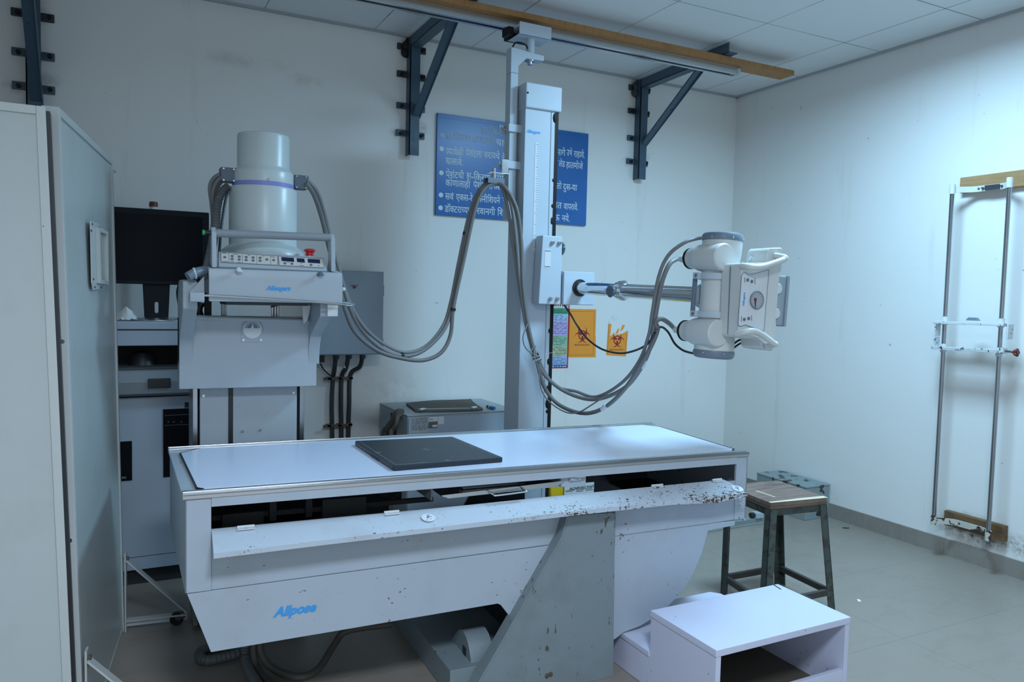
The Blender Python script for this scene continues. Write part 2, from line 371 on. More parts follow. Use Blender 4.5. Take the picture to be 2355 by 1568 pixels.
ORIGIN = {}
def _mesh(name, mb, mat, origin, bevel, seg, ang):
    me = bpy.data.meshes.new(name); me.from_pydata([tuple(v-origin) for v in mb.v], [], mb.f); me.update()
    bm = bmesh.new(); bm.from_mesh(me); bmesh.ops.recalc_face_normals(bm, faces=bm.faces)
    lim = math.radians(ang)
    if bevel > 0:
        ed = [e for e in bm.edges if len(e.link_faces) == 2 and e.calc_face_angle(0) > lim]
        if ed: bmesh.ops.bevel(bm, geom=ed, offset=bevel, segments=seg, profile=0.5, affect='EDGES', clamp_overlap=True)
    for f in bm.faces: f.smooth = True
    for e in bm.edges: e.smooth = not (len(e.link_faces) == 2 and e.calc_face_angle(0) > lim)
    bm.to_mesh(me); bm.free()
    me.materials.append(M[mat] if isinstance(mat, str) else mat); return me
def thing(name, label, cat, loc=(0, 0, 0), group=None):
    o = bpy.data.objects.new(name, None); COL.objects.link(o); o.location = loc; o.empty_display_size = 0.05
    o['label'] = label; o['category'] = cat
    if group: o['group'] = group
    ORIGIN[o.name] = Vector(loc); return o
def _wn(o, bevel):
    if bevel > 0:
        m = o.modifiers.new('weighted_normal', 'WEIGHTED_NORMAL'); m.keep_sharp = True; m.weight = 80
def part(name, mb, mat, parent, bevel=0.0, seg=2, ang=32, label=None, loc=None):
    org = ORIGIN[parent.name]
    o = bpy.data.objects.new(name, _mesh(name, mb, mat, org, bevel, seg, ang)); COL.objects.link(o); o.parent = parent; _wn(o, bevel)
    ORIGIN[o.name] = org
    if label: o['label'] = label
    return o
def single(name, mb, mat, label, cat, loc=None, group=None, bevel=0.0, seg=2, ang=32, kind=None):
    loc = Vector(loc) if loc is not None else Vector((0, 0, 0))
    o = bpy.data.objects.new(name, _mesh(name, mb, mat, loc, bevel, seg, ang)); COL.objects.link(o); o.location = loc; _wn(o, bevel)
    o['label'] = label; o['category'] = cat
    if group: o['group'] = group
    if kind: o['kind'] = kind
    ORIGIN[o.name] = loc; return o
def struct(name, mb, mat):
    o = bpy.data.objects.new(name, _mesh(name, mb, mat, Vector((0, 0, 0)), 0, 1, 32)); COL.objects.link(o); o['kind'] = 'structure'; ORIGIN[o.name] = Vector((0, 0, 0)); return o

# ------------------------------------------------------------------ lettering
def _glyphs(body, shear=0.0, fat=0.0):
    c = bpy.data.curves.new('t', 'FONT'); c.body = body; c.shear = shear; c.offset = fat; c.resolution_u = 3
    o = bpy.data.objects.new('t', c); COL.objects.link(o); bpy.context.view_layer.update()
    me = bpy.data.meshes.new_from_object(o.evaluated_get(bpy.context.evaluated_depsgraph_get()))
    vs = [(v.co.x, v.co.y) for v in me.vertices]; fs = [tuple(p.vertices) for p in me.polygons]
    COL.objects.unlink(o); bpy.data.objects.remove(o); bpy.data.curves.remove(c); bpy.data.meshes.remove(me)
    return vs, fs
def _adv(body, fat=0):
    a, _ = _glyphs(body+'|', 0, fat); b, _ = _glyphs('|', 0, fat)
    return max(p[0] for p in a)-max(p[0] for p in b)
_cache = {}
def deva(text, fat=0.012):
    """Devanagari in visual order; a consonant followed by the virama becomes a half form, r + virama a hook over the next letter"""
    V = '\u094d'; VS = []; FS = []; x = 0.0; i = 0; run = ''
    def flush():
        nonlocal x, run
        if run:
            vs, fs = _glyphs(run, 0, fat); o = len(VS)
            VS.extend((a+x, b) for a, b in vs); FS.extend(tuple(o+k for k in f) for f in fs); x += _adv(run, fat); run = ''
    def stroke(P, w):
        for (a, b), (c, d) in zip(P, P[1:]):
            L = math.hypot(c-a, d-b) or 1; nx, ny = -(d-b)/L*w/2, (c-a)/L*w/2; ex_, ey_ = (c-a)/L*w*0.3, (d-b)/L*w*0.3; o = len(VS)
            q_ = 0.00004*(1+len(FS) % 23); VS.extend([(x+a+nx-ex_, b+ny-ey_, q_), (x+a-nx-ex_, b-ny-ey_, q_), (x+c-nx+ex_, d-ny+ey_, q_), (x+c+nx+ex_, d+ny+ey_, q_)]); FS.append((o, o+1, o+2, o+3))
    while i < len(text):
        ch = text[i]
        if text[i:i+3] == '\u0915\u094d\u0937':
            flush(); w = 0.075
            stroke([(0, 0.615), (0.62, 0.615)], w); stroke([(0.53, 0.62), (0.53, 0.0)], w); stroke([(0.24, 0.62), (0.24, 0.53)], w)
            stroke([(0.24, 0.53), (0.13, 0.52), (0.08, 0.45), (0.13, 0.37), (0.24, 0.34), (0.34, 0.37), (0.33, 0.44), (0.25, 0.43), (0.22, 0.34), (0.12, 0.28), (0.08, 0.19), (0.14, 0.11), (0.24, 0.12), (0.29, 0.20), (0.36, 0.29), (0.53, 0.33)], w)
            stroke([(0.16, 0.11), (0.24, 0.03), (0.33, -0.03)], w); x += 0.63; i += 3; continue
        if i+1 < len(text) and text[i+1] == V:
            flush()
            if ch == '\u0930':
                w = _adv(text[i+2]); cx = x+w*0.72; o = len(VS)
                for k in range(9):
                    a = PI*(0.05+0.75*k/8)
                    for rr in (0.13, 0.065): VS.append((cx+rr*math.cos(a), 0.66+rr*math.sin(a)))
                for k in range(8): FS.append((o+2*k, o+2*k+1, o+2*k+3, o+2*k+2))
            else:
                vs, fs = _glyphs(ch, 0, fat); mx = max(p[0] for p in vs); mn = min(p[0] for p in vs)
                cut = mn+(mx-mn)*(0.86 if ch == '\u0915' else 0.66)
                bm = bmesh.new(); bv = [bm.verts.new((a, b, 0)) for a, b in vs]
                for f in fs:
                    try: bm.faces.new([bv[k] for k in f])
                    except ValueError: pass
                bmesh.ops.bisect_plane(bm, geom=list(bm.verts)+list(bm.edges)+list(bm.faces), plane_co=(cut, 0, 0), plane_no=(1, 0, 0), clear_outer=True)
                bm.verts.index_update(); o = len(VS)
                VS.extend((v.co.x+x, v.co.y) for v in bm.verts)
                FS.extend(tuple(o+v.index for v in f.verts) for f in bm.faces); bm.free(); x += cut-mn*0.3
            i += 2; continue
        run += ch; i += 1
    flush(); return VS, FS
def letter(mb, glyphs, o, right, up, width=None, height=None, size=None, lift=(0, 0, 0)):
    """lay 2-D glyphs on a surface: o is the lower left, right/up unit vectors; width fits the run, height is the em size"""
    vs, fs = glyphs; x0 = min(v[0] for v in vs); x1 = max(v[0] for v in vs)
    o = Vector(o)+Vector(lift); right = Vector(right).normalized(); up = Vector(up).normalized()
    sy = size or height; sx = width/(x1-x0) if width else sy
    if sy is None: sy = sx
    nn = right.cross(up); mb.add([o+right*((v[0]-x0)*sx)+up*(v[1]*sy)+nn*(v[2] if len(v) > 2 else 0) for v in vs], fs)
LOGO = _glyphs('Allengers', 0.35, 0.045)
def logo(mb, o, right, up, width): letter(mb, LOGO, o, right, up, width=width)

X, Y, Z = Vector((1, 0, 0)), Vector((0, 1, 0)), Vector((0, 0, 1))
def bolt(mb, p, d, r, h): mb.cyl(p, Vector(p)+Vector(d)*h, r, 10)

# ================================================================== STRUCTURE
XL, YF = -5.6, -5.6
struct('floor', MB().box(XL, 0, YF, 0, -0.1, 0), 'floor')
struct('ceiling', MB().box(XL, 0, YF, 0, CEIL, CEIL+0.1), 'ceiling')
struct('wall_back', MB().box(XL-0.1, 0.1, 0, 0.1, -0.1, CEIL+0.1), 'wall_back')
struct('wall_right', MB().box(0, 0.1, YF, 0, -0.1, CEIL+0.1), 'wall_right')
struct('wall_left', MB().box(XL-0.1, XL, YF, 0, -0.1, CEIL+0.1), 'wall')
struct('wall_front', MB().box(XL-0.1, 0.1, YF-0.1, YF, -0.1, CEIL+0.1), 'wall')
struct('baseboard_right', MB().box(-0.012, 0, YF, 0, 0, 0.09), 'skirt')
struct('baseboard_back', MB().box(XL, -0.012, -0.012, 0, 0, 0.09), 'skirt')
struct('trim_1', MB().box(XL, 0, -0.02, 0, CEIL-0.012, CEIL).box(-0.02, 0, YF, 0, CEIL-0.012, CEIL), 'label_grey')

# ================================================================== OVERHEAD RAIL AND ITS BRACKETS
def bracket(xc, label, zb, braceb, sooty):
    t = thing('wall_bracket', label, 'bracket', (xc, 0, zb), 'blue steel brackets carrying the overhead beam')
    w = 0.062
    p = MB(); p.box(xc-w/2, xc-w/2+0.008, -0.062, 0, zb, 2.825); p.box(xc-w/2, xc+w/2, -0.062, -0.054, zb, 2.825)
    p.cyl((xc+0.004, -0.061, zb+0.09), (xc+0.004, -0.064, zb+0.09), 0.012, 12)
    part('post', p, 'blue_steel', t, 0.002)
    a = MB(); a.prism([(xc-0.03, -0.01, 2.765), (xc-0.03, -0.01, 2.825), (xc-0.03, -0.885, 2.835), (xc-0.03, -0.885, 2.775)], (0.008, 0, 0))
    a.prism([(xc-0.03, -0.01, 2.765), (xc-0.03, -0.895, 2.775), (xc-0.03, -0.895, 2.782), (xc-0.03, -0.01, 2.772)], (0.062, 0, 0))
    part('arm', a, 'blue_steel', t, 0.0015)
    b = MB(); b.bar((xc+0.012, -0.045, braceb), (xc+0.012, -0.60, 2.766), 0.05, 0.012, (0, 1, 1)); b.bar((xc+0.034, -0.045, braceb+0.01), (xc+0.034, -0.60, 2.766), 0.006, 0.035, (0, 1, 1))
    part('brace', b, 'blue_steel', t, 0.0015)
    for zz, soot in ((2.775, True), (2.62, True), (2.44, False), (2.285, False)):
        if zz < zb+0.03: continue
        l = MB(); l.box(xc-w/2-0.06, xc-w/2, -0.014, 0, zz-0.018, zz+0.018); l.box(xc+w/2-0.03, xc+w/2+0.052, -0.014, 0, zz-0.024, zz+0.014)
        part('lug', l, 'sooty_blue' if soot else 'blue_steel', t, 0.003)
        for sx in (-1, 1):
            bb = MB(); bolt(bb, (xc+sx*(w/2+0.032), -0.012, zz-0.004), (0, -1, 0), 0.010, 0.018); part('bolt', bb, 'soot', t)
    s = MB()
    for k in range(5):
        s.sph((xc+random.uniform(-0.05, 0.04), -0.02, 2.80-0.02*k), 0.03, 9, 6, (1, 0.6, 1))
    part('cement_patch', s, 'sooty_blue' if sooty else 'soot', t)
    return t
bracket(-2.495, 'blue steel wall bracket between tall white cylinder and tube column', 2.155, 2.372, False)
bracket(-0.872, 'blue steel wall bracket nearest the bright corner, sooty at the top', 2.163, 2.39, True)
bracket(-4.363, 'blue steel wall bracket above the cream screen, arm out of view', 1.95, 2.2, False)
b = MB(); b.prism([(-5.4, -0.848, 2.772), (-0.335, -0.848, 2.772), (-0.335, -0.848, 2.755), (-0.35, -0.835, 2.738), (-0.35, -0.742, 2.738), (-5.4, -0.742, 2.738)][:3] + [(-0.335, -0.848, 2.741), (-5.4, -0.848, 2.741)], (0, 0.116, 0))
beam = single('wooden_beam', b, 'beam', 'long brown wooden plank under the ceiling brackets, carrying the metal rail', 'beam', (-0.4, -0.8, 2.741), bevel=0.004)
r = thing('overhead_rail', 'silver metal rail fixed beneath the long wooden plank', 'rail', (-0.7, -0.77, 2.70))
p = MB(); p.box(-5.4, -0.745, -0.792, -0.738, 2.7375, 2.7405); p.box(-5.4, -0.745, -0.792, -0.789, 2.702, 2.7375); p.box(-5.4, -0.745, -0.741, -0.738, 2.702, 2.7375)
part('channel', p, 'alu', r, 0.001)
p = MB(); p.box(-5.4, -0.745, -0.798, -0.778, 2.699, 2.704); p.box(-5.4, -0.745, -0.752, -0.732, 2.699, 2.704); part('running_lip', p, 'alu', r, 0.001)
p = MB(); p.box(-0.745, -0.718, -0.795, -0.745, 2.697, 2.7375); bolt(p, (-0.731, -0.795, 2.707), (0, -1, 0), 0.006, 0.003); bolt(p, (-0.731, -0.795, 2.727), (0, -1, 0), 0.006, 0.003)
part('end_stop', p, 'column', r, 0.002)

# ================================================================== SIGN BOARD AND POSTERS
t = thing('notice_board', 'blue notice board of white Devanagari rules behind the tube column', 'sign', (-1.807, 0, 1.828))
p = MB(); p.box(-2.337, -1.278, -0.018, 0, 1.828, 2.426); part('panel', p, 'board', t, 0.002)
p = MB()
p.box(-2.334, -1.280, -0.0195, -0.018, 2.402, 2.424); part('top_edge', p, 'board', t)
txt = MB(); faint = MB()
def seg(px0, px1, pyb, s, height, mb=None, dy=-0.0192):
    z = 5.2275; a = ay(980+px0/z, 240+pyb/z, dy); xr = ay(980+px1/z, 240+pyb/z, dy).x
    letter(mb or txt, deva(s), (a.x, dy, a.z), X, Z, width=max(0.02, xr-a.x), height=height)
HG = 0.058
seg(660, 905, 350, 'क्ष-िकर', HG, faint)
seg(240, 545, 413, 'क्ष-िकरण', HG, faint); seg(560, 810, 452, 'तपासणी', HG, faint); seg(835, 1010, 490, 'चालु', HG)
seg(235, 445, 600, 'ज्यावेळी', HG); seg(475, 670, 618, 'पेशंटला', HG); seg(695, 885, 640, 'धरायचे', HG); seg(905, 1010, 655, 'अस', HG)
seg(235, 440, 716, 'घालावे.', HG)
seg(235, 455, 875, 'पेशंटची', HG); seg(480, 770, 895, 'क्ष-िकरण', HG); seg(790, 1000, 918, 'तपास', HG)
seg(232, 530, 977, 'कोणालाही', HG); seg(565, 800, 1000, 'पेशंटच्या', HG); seg(810, 990, 1020, 'आजु', HG)
seg(228, 330, 1140, 'सर्व', HG); seg(358, 560, 1150, 'एक्स-रे', HG); seg(585, 890, 1168, 'टेक्नीिशयने', HG); seg(915, 1020, 1190, 'रा', HG)
seg(222, 520, 1290, 'डॉक्टराच्या', HG); seg(555, 830, 1312, 'परवानगी', HG); seg(855, 1010, 1335, 'िशवा', HG)
seg(1500, 1675, 598, 'यामागे', HG); seg(1690, 1755, 612, 'उभे', HG); seg(1775, 1905, 628, 'राहावे.', HG)
seg(1545, 1582, 735, 'व', HG); seg(1595, 1668, 745, 'लेड', HG); seg(1682, 1885, 758, 'हातमोजे', HG)
seg(1490, 1630, 1004, 'जातो', HG); seg(1645, 1815, 1022, 'दुस-या', HG)
seg(1500, 1630, 1240, 'मीत', HG); seg(1652, 1825, 1258, 'वापरावे.', HG)
seg(1490, 1605, 1388, 'येऊ', HG); seg(1630, 1725, 1402, 'नये.', HG)
for (bx, by) in ((195, 370), (187, 533), (183, 822), (178, 1088), (174, 1243)):
    c = ay(980+bx/5.2275, 240+by/5.2275, -0.0192)
    (faint if by < 400 else txt).flat([(c.x+0.0145*math.cos(2*PI*k/20), -0.0192, c.z+0.0145*math.sin(2*PI*k/20)) for k in range(20)])
part('lettering', txt, 'board_text', t); part('worn_lettering', faint, 'board_text_faint', t, label='lettering worn faint and faded')

def biohazard(mb, cx, cz, R, y, tear=None):
    def arcs(ang, y):
        d = (math.sin(ang), math.cos(ang))
        c = (cx+d[0]*R*0.50, cz+d[1]*R*0.50); ro = R*0.56; ci = (c[0]+d[0]*R*0.13, c[1]+d[1]*R*0.13); ri = R*0.46
        n = 26; a0 = math.atan2(d[1], d[0]); out = []; inn = []
        for k in range(n+1):
            q = a0+0.42+(2*PI-0.84)*k/n
            out.append((c[0]+ro*math.cos(q), c[1]+ro*math.sin(q)))
            q2 = a0+0.36+(2*PI-0.72)*k/n
            inn.append((ci[0]+ri*math.cos(q2), ci[1]+ri*math.sin(q2)))
        for k in range(n):
            quad = [out[k], out[k+1], inn[k+1], inn[k]]
            m = (sum(q[0] for q in quad)/4, sum(q[1] for q in quad)/4)
            if math.hypot(m[0]-cx, m[1]-cz) < R*0.10: continue
            if tear and tear(m): continue
            mb.flat([(q[0], y, q[1]) for q in quad])
    for k in range(3): arcs(2*PI*k/3, y-0.0002*k)
    n = 36; ri, ro = R*0.40, R*0.52
    for k in range(n):
        a, b_ = 2*PI*k/n, 2*PI*(k+1)/n; m = (cx+ro*math.cos(a), cz+ro*math.sin(a))
        if tear and tear(m): continue
        mb.flat([(cx+r_*math.cos(q), y-0.0008, cz+r_*math.sin(q)) for r_, q in ((ri, a), (ro, a), (ro, b_), (ri, b_))])
BIO = _glyphs('BIOHAZARD', 0, 0.012)
t = thing('biohazard_poster', 'larger whole orange biohazard sheet beside the coloured chart', 'poster', (-1.27, 0, 0.96), 'orange biohazard sheets on the back wall')
p = MB(); p.prism([(-1.383, 0, 1.28), (-1.168, 0, 1.28), (-1.168, 0, 1.10), (-1.165, 0, 1.095), (-1.16, 0, 0.957), (-1.379, 0, 0.96)], (0, -0.0015, 0)); part('sheet', p, 'orange', t)
p = MB(); biohazard(p, -1.271, 1.107, 0.062, -0.002); letter(p, BIO, (-1.330, -0.002, 1.036), X, Z, width=0.118, height=0.017)
part('symbol', p, 'maroon', t)
p = MB()
for (x0, x1, z0, z1) in ((-1.372, -1.182, 1.2645, 1.266), (-1.372, -1.182, 0.972, 0.9735), (-1.3725, -1.371, 0.972, 1.266), (-1.183, -1.1815, 0.972, 1.266)):
    p.box(x0, x1, -0.0019, -0.0015, z0, z1)
part('border', p, 'rusty', t)
t = thing('biohazard_poster', 'smaller torn orange biohazard sheet hanging right of the whole one', 'poster', (-0.99, 0, 0.96), 'orange biohazard sheets on the back wall')
zz = 9.225
def q6(x, y): a = ay(1240+x/zz, 690+y/zz, -0.001); return (a.x, 0, a.z)
p = MB()
p.prism([q6(*c) for c in ((1468, 505), (1535, 508), (1522, 600), (1505, 775), (1560, 725), (1590, 680), (1600, 770), (1612, 740), (1760, 712), (1885, 645), (1840, 1192), (1420, 1165))], (0, -0.0015, 0))
p.prism([q6(*c) for c in ((1612, 735), (1655, 630), (1697, 585), (1680, 690))], (0, -0.0015, 0))
p.prism([q6(*c) for c in ((1770, 525), (1822, 527), (1780, 620), (1718, 662))], (0, -0.0015, 0))
part('sheet', p, 'orange', t)
def torn(m): 
    return m[1] > 1.109 and m[0] > -1.02 or m[1] > 1.116
p = MB(); cc = q6(1655, 845); biohazard(p, cc[0], cc[2], 0.060, -0.002, torn); e = q6(1497, 1060); letter(p, BIO, (e[0], -0.002, e[2]-0.003), X, Z, width=0.112, height=0.016); part('symbol', p, 'maroon', t)
p = MB(); 
for c in (((1475, 520), (1450, 1150)), ((1862, 690), (1820, 1170))):
    a, b_ = q6(*c[0]), q6(*c[1]); p.bar((a[0], -0.0018, a[2]), (b_[0], -0.0018, b_[2]), 0.0015, 0.0006, (0, 1, 0))
part('border', p, 'rusty', t)
# chart of waste colours
t = thing('wall_chart', 'tall narrow chart of coloured bands with a red border', 'poster', (-1.5, 0, 0.889))
p = MB(); p.box(-1.66, -1.377, -0.0015, 0, 0.889, 1.33); part('sheet', p, 'red', t)
def band(z0, z1, col, nm):
    M[nm] = plain(nm, col, 0.5); q = MB(); q.box(-1.655, -1.387, -0.0019, -0.0015, z0, z1); part('band', q, nm, t)
CH = [(1.284, 1.325, (0.62, 0.64, 0.62)), (1.246, 1.284, (0.04, 0.30, 0.14)), (1.200, 1.246, (0.42, 0.56, 0.74)), (1.105, 1.200, (0.50, 0.40, 0.70)), (1.035, 1.105, (0.30, 0.52, 0.36)), (0.968, 1.035, (0.46, 0.52, 0.30)), (0.910, 0.968, (0.36, 0.50, 0.78)), (0.894, 0.910, (0.02, 0.04, 0.30))]
for k, (z0, z1, c) in enumerate(CH): band(z0, z1, c, 'chart_band_%d' % k)
hd = MB(); ln = MB(); wl = MB(); random.seed(3)
for k, (z0, z1, c) in enumerate(CH):
    z = z1-0.008
    if k in (0, 7):
        m_ = hd if k == 0 else wl; x = -1.56
        while x < -1.40:
            w_ = random.uniform(0.005, 0.013); hh = 0.006 if k == 0 else 0.003; m_.box(x, x+w_, -0.0022, -0.0019, (z0+z1)/2-hh-0.002, (z0+z1)/2+hh*0.6); x += w_+random.choice((0.002, 0.002, 0.008))
        continue
    row = 0
    while z > z0+0.004:
        m_ = hd if row % 5 == 0 else ln; x = -1.51+random.uniform(0, 0.02); xe = -1.43 if row % 5 == 0 else -1.395
        while x < xe:
            w_ = random.uniform(0.006, 0.03); m_.box(x, min(x+w_, xe), -0.0022, -0.0019, z-0.0017, z+0.0013); x += w_+random.choice((0.003, 0.004, 0.02))
        z -= 0.0105; row += 1
part('heading_lines', hd, 'maroon', t); part('text_lines', ln, 'ink', t); part('footer_lines', wl, 'label', t)

# ================================================================== WALL BOX, CONDUITS
t = thing('electrical_box', 'grey steel wall box with small red lamp behind the fluoroscopy tower', 'electrical box', (-2.89, 0, 1.01))
p = MB(); p.box(-3.09, -2.708, -0.20, 0, 1.013, 1.473); part('case', p, 'wallbox', t, 0.004)
p = MB(); p.box(-3.085, -2.713, -0.206, -0.20, 1.018, 1.468); part('cover', p, 'wallbox', t, 0.003)
p = MB(); a = ay(815, 660, -0.206); p.cyl(a, a+Vector((0, -0.008, 0)), 0.0075, 16); part('indicator_lamp', p, 'darkred', t)
p = MB(); a = ay(806, 655, -0.207); 
for k in range(2):
    x = a.x
    while x < a.x+0.038: w_ = random.uniform(0.003, 0.007); p.box(x, x+w_, -0.2068, -0.206, a.z-0.006*k-0.002, a.z-0.006*k+0.001); x += w_+0.002
part('legend', p, 'ink', t)
p = MB(); p.box(-2.709, -2.702, -0.19, -0.17, 1.34, 1.40); p.box(-2.709, -2.702, -0.19, -0.17, 1.05, 1.10); part('hinge', p, 'wallbox', t, 0.001)
CON = [[(773, 815), (769, 850), (766, 870), (763, 930), (764, 1003)], [(802, 815), (796, 845), (786, 866), (784, 930), (785, 1003)], [(834, 815), (828, 842), (806, 862), (803, 930), (801, 1003)]]
LB = ['leftmost of three dark flexible conduits below the wall box', 'middle of three dark flexible conduits, with a white tape ring', 'rightmost dark conduit, bending right up to the wall box']
for k, c in enumerate(CON):
    pts = [ay(px, py, -0.10 if i == 0 else (-0.06 if i == 1 else -0.028)) for i, (px, py) in enumerate(c)]
    pts[0].z = 1.012; e = pts[-1].copy(); e.z = 0.0
    t = thing('conduit', LB[k], 'conduit', (e.x, e.y, 0), 'dark conduits below the wall box')
    part('pipe', MB().tube(pts+[e], 0.0125, 12), 'pvc', t)
    part('gland', MB().lathe(pts[0]-Z*0.03, Z, [(0.014, 0), (0.017, 0.004), (0.017, 0.024), (0.014, 0.0285)], 14), 'darkgrey', t)
    if k == 1: part('tape_ring', MB().cyl(ay(796, 838, -0.062), ay(794, 845, -0.058), 0.0142, 12), 'label', t)
for z, lb in ((0.868, 'upper rusty clamp strip across the three dark conduits'), (0.60, 'lower rusty clamp strip across the three dark conduits')):
    p = MB(); p.box(-3.0, -2.835, -0.046, -0.041, z-0.008, z+0.008)
    for x in (-2.965, -2.905, -2.845): p.box(x-0.012, x+0.012, -0.046, 0, z-0.006, z+0.006)
    single('pipe_clamp', p, 'rusty', lb, 'clamp', (-2.91, 0, z), 'conduit clamps', 0.001)
p = MB(); p.tube([ay(737, 836, -0.06), ay(745, 850, -0.05), ay(760, 864, -0.045)], 0.004, 8); p.box(*(lambda a: (a.x-0.012, a.x+0.014, -0.10, -0.03, a.z-0.014, 1.012))(ay(737, 826, -0.06)))
single('power_lead', p, 'black', 'thin black lead with plug under the wall box', 'cable', ay(737, 820, -0.06))

# ================================================================== GENERATOR BOX BEHIND THE TABLE
t = thing('generator_cabinet', 'low grey generator cabinet against the wall, left of the tube column', 'cabinet', (-2.3, -0.3, 0))
p = MB(); p.box(-2.668, -2.02, -0.51, -0.03, 0, 0.708); part('case', p, 'genbox', t, 0.005)
p = MB(); p.box(-2.670, -2.018, -0.513, -0.028, 0.708, 0.716); part('lid', p, 'genbox', t, 0.003)
p = MB(); p.box(-2.662, -2.026, -0.516, -0.511, 0.02, 0.700); part('front_panel', p, 'cab', t, 0.002)
lb = MB(); ink = MB()
def glab(px0, px1, py0, py1, mat):
    a = ay(860+px0/7.36, 890+py0/7.36, -0.517); b_ = ay(860+px1/7.36, 890+py1/7.36, -0.517)
    return MB().box(a.x, b_.x, -0.5175, -0.516, b_.z, a.z), a, b_
q, a, b_ = glab(635, 910, 520, 760, 0); part('rating_label', q, 'label_grey', t)
for k in range(14):
    z = a.z-0.005-k*0.0048; x = a.x+0.004
    while x < b_.x-0.006: w_ = random.uniform(0.003, 0.012); ink.box(x, min(x+w_, b_.x-0.003), -0.5180, -0.5174, z-0.0011, z+0.0009); x += w_+random.choice((0.002, 0.006))
q, a, b_ = glab(933, 1080, 500, 580, 0); part('phone_label', q, 'label', t)
for z0 in (a.z-0.0012, b_.z): ink.box(a.x, b_.x, -0.5180, -0.5174, z0, z0+0.0012)
for k in range(6): ink.box(a.x+0.003+0.0035*k, a.x+0.0055+0.0035*k, -0.5180, -0.5174, (a.z+b_.z)/2-0.003, (a.z+b_.z)/2+0.001)
q, a, b_ = glab(922, 1072, 598, 690, 0); part('nameplate', q, 'bag', t)
q, a, b_ = glab(990, 1068, 640, 672, 0); q2 = MB().box(a.x, b_.x, -0.5183, -0.5175, b_.z, a.z); part('nameplate_window', q2, 'label', t)
q, a, b_ = glab(1090, 1185, 500, 625, 0); part('blank_sticker', q, 'label', t)
part('label_print', ink, 'ink', t)
p = MB(); p.box(-2.6715, -2.668, -0.33, -0.24, 0.50, 0.69); part('cable_slot', p, 'dark', t)
p = MB(); p.box(-2.60, -2.42, -0.5168, -0.5162, 0.46, 0.56); part('barcode_label', p, 'label', t)
bc = MB()
for k in range(12): bc.box(-2.44+0.0035*k, -2.4385+0.0035*k+0.001*(k % 3 == 0), -0.5173, -0.5168, 0.49, 0.54)
part('barcode', bc, 'ink', t)
for k, (c, rr, mm, lbl) in enumerate((([(914, 950), (905, 968), (893, 985), (884, 1012)], 0.022, 'brown_hose', 'fat dark hose drooping from the slot of the generator cabinet'), ([(916, 956), (912, 975), (903, 990), (899, 1012)], 0.013, 'bag', 'pale tattered cable sleeve hanging beside the fat dark hose'))):
    pts = [ax(px, py, -2.69-0.012*i) for i, (px, py) in enumerate(c)]; e = pts[-1]+Vector((0, 0, -0.4)); e.z = 0.12
    single('cabinet_hose', MB().tube([pts[0]+Vector((0.03, 0, 0))]+pts+[e, e+Vector((0.0, 0.05, -0.1))], rr, 10), mm, lbl, 'hose', (e.x, e.y, 0), 'hoses from the generator cabinet')
# bag on top
t = thing('cassette_pouch', 'flat olive fabric pouch with chrome clips lying on the generator cabinet', 'pouch', (-2.45, -0.35, 0.716))
def tb(px, py, z=0.722): return az(860+px/7.36, 890+py/7.36, z)
out = [tb(550, 285), (tb(750, 262, 0.728)), tb(1050, 235, 0.735), tb(1580, 225, 0.73), tb(1630, 210, 0.735), tb(1700, 290), tb(1830, 370), tb(1770, 392, 0.72), tb(1300, 410, 0.719), tb(770, 425, 0.717), tb(700, 395)]
p = MB(); p.prism([(v.x, v.y, 0.717) for v in out], (0, 0, 0.012))
for k, v in enumerate(out):
    i = len(out)+k; p.v[i] = Vector((v.x, v.y, v.z+0.004))
part('body', p, 'bag', t, 0.002)
a, b_ = tb(860, 372, 0.735), tb(1660, 358, 0.735); part('strip', MB().bar(a, b_, 0.010, 0.003), 'alu', t)
for c in ((770, 860, 380), (1650, 1730, 350)):
    a, b_ = tb(c[0], c[2], 0.737), tb(c[1], c[2]-14, 0.737); part('clip', MB().bar(a, b_, 0.020, 0.007), 'chrome', t, 0.001)
rim = MB(); rim.tube([Vector((v.x, v.y, v.z+0.002)) for v in out+[out[0]]], 0.004, 6, 2); part('piping', rim, 'bag', t)
t = thing('marker_pen', 'stubby blue marker pen with white barrel on the generator cabinet', 'pen', tb(1980, 350, 0.716))
a, b_ = tb(1920, 328, 0.726), tb(2035, 358, 0.726)
m1 = a.lerp(b_, 0.62); part('barrel', MB().cyl(a, m1, 0.0085, 14), 'ink', t); part('cap', MB().cyl(m1, b_, 0.0095, 14), 'board', t); part('band', MB().cyl(a.lerp(b_, 0.25), a.lerp(b_, 0.5), 0.0088, 14), 'label_grey', t)

# ================================================================== TUBE COLUMN (one standing machine)
t = thing('x_ray_tube_stand', 'silver grey floor to ceiling column holding the white tube head', 'x-ray stand', (-2.15, -0.87, 0))
CX0, CX1, CXC, CY0, CY1 = -2.24, -2.055, -2.095, -0.95, -0.79
p = MB(); p.box(CX0, CXC, CY0, CY1, 0.06, 2.30); part('column', p, 'column', t, 0.003)
p = MB(); p.box(CXC+0.002, CX1-0.012, CY0, CY1, 0.06, 2.30); part('side_cover', p, 'column', t, 0.002)
p = MB(); p.box(CX1-0.016, CX1-0.002, CY0-0.002, CY1, 0.06, 2.28); p.box(CX1-0.003, CX1+0.006, CY0+0.004, CY1, 0.06, 2.28)
random.seed(11)
for k in range(16): p.sph((CX1-0.018, CY0-0.001, 0.75+random.random()*1.5), random.uniform(0.006, 0.012), 8, 6, (1.0, 0.3, random.uniform(1, 2.2)))
part('greasy_track', p, 'soot', t)
p = MB(); p.prism([(-2.247, -0.965, 2.275), (-2.042, -0.965, 2.275), (-2.042, -0.965, 2.398), (-2.247, -0.965, 2.398)], (0, 0.185, 0)); part('top_cap', p, 'column', t, 0.008)
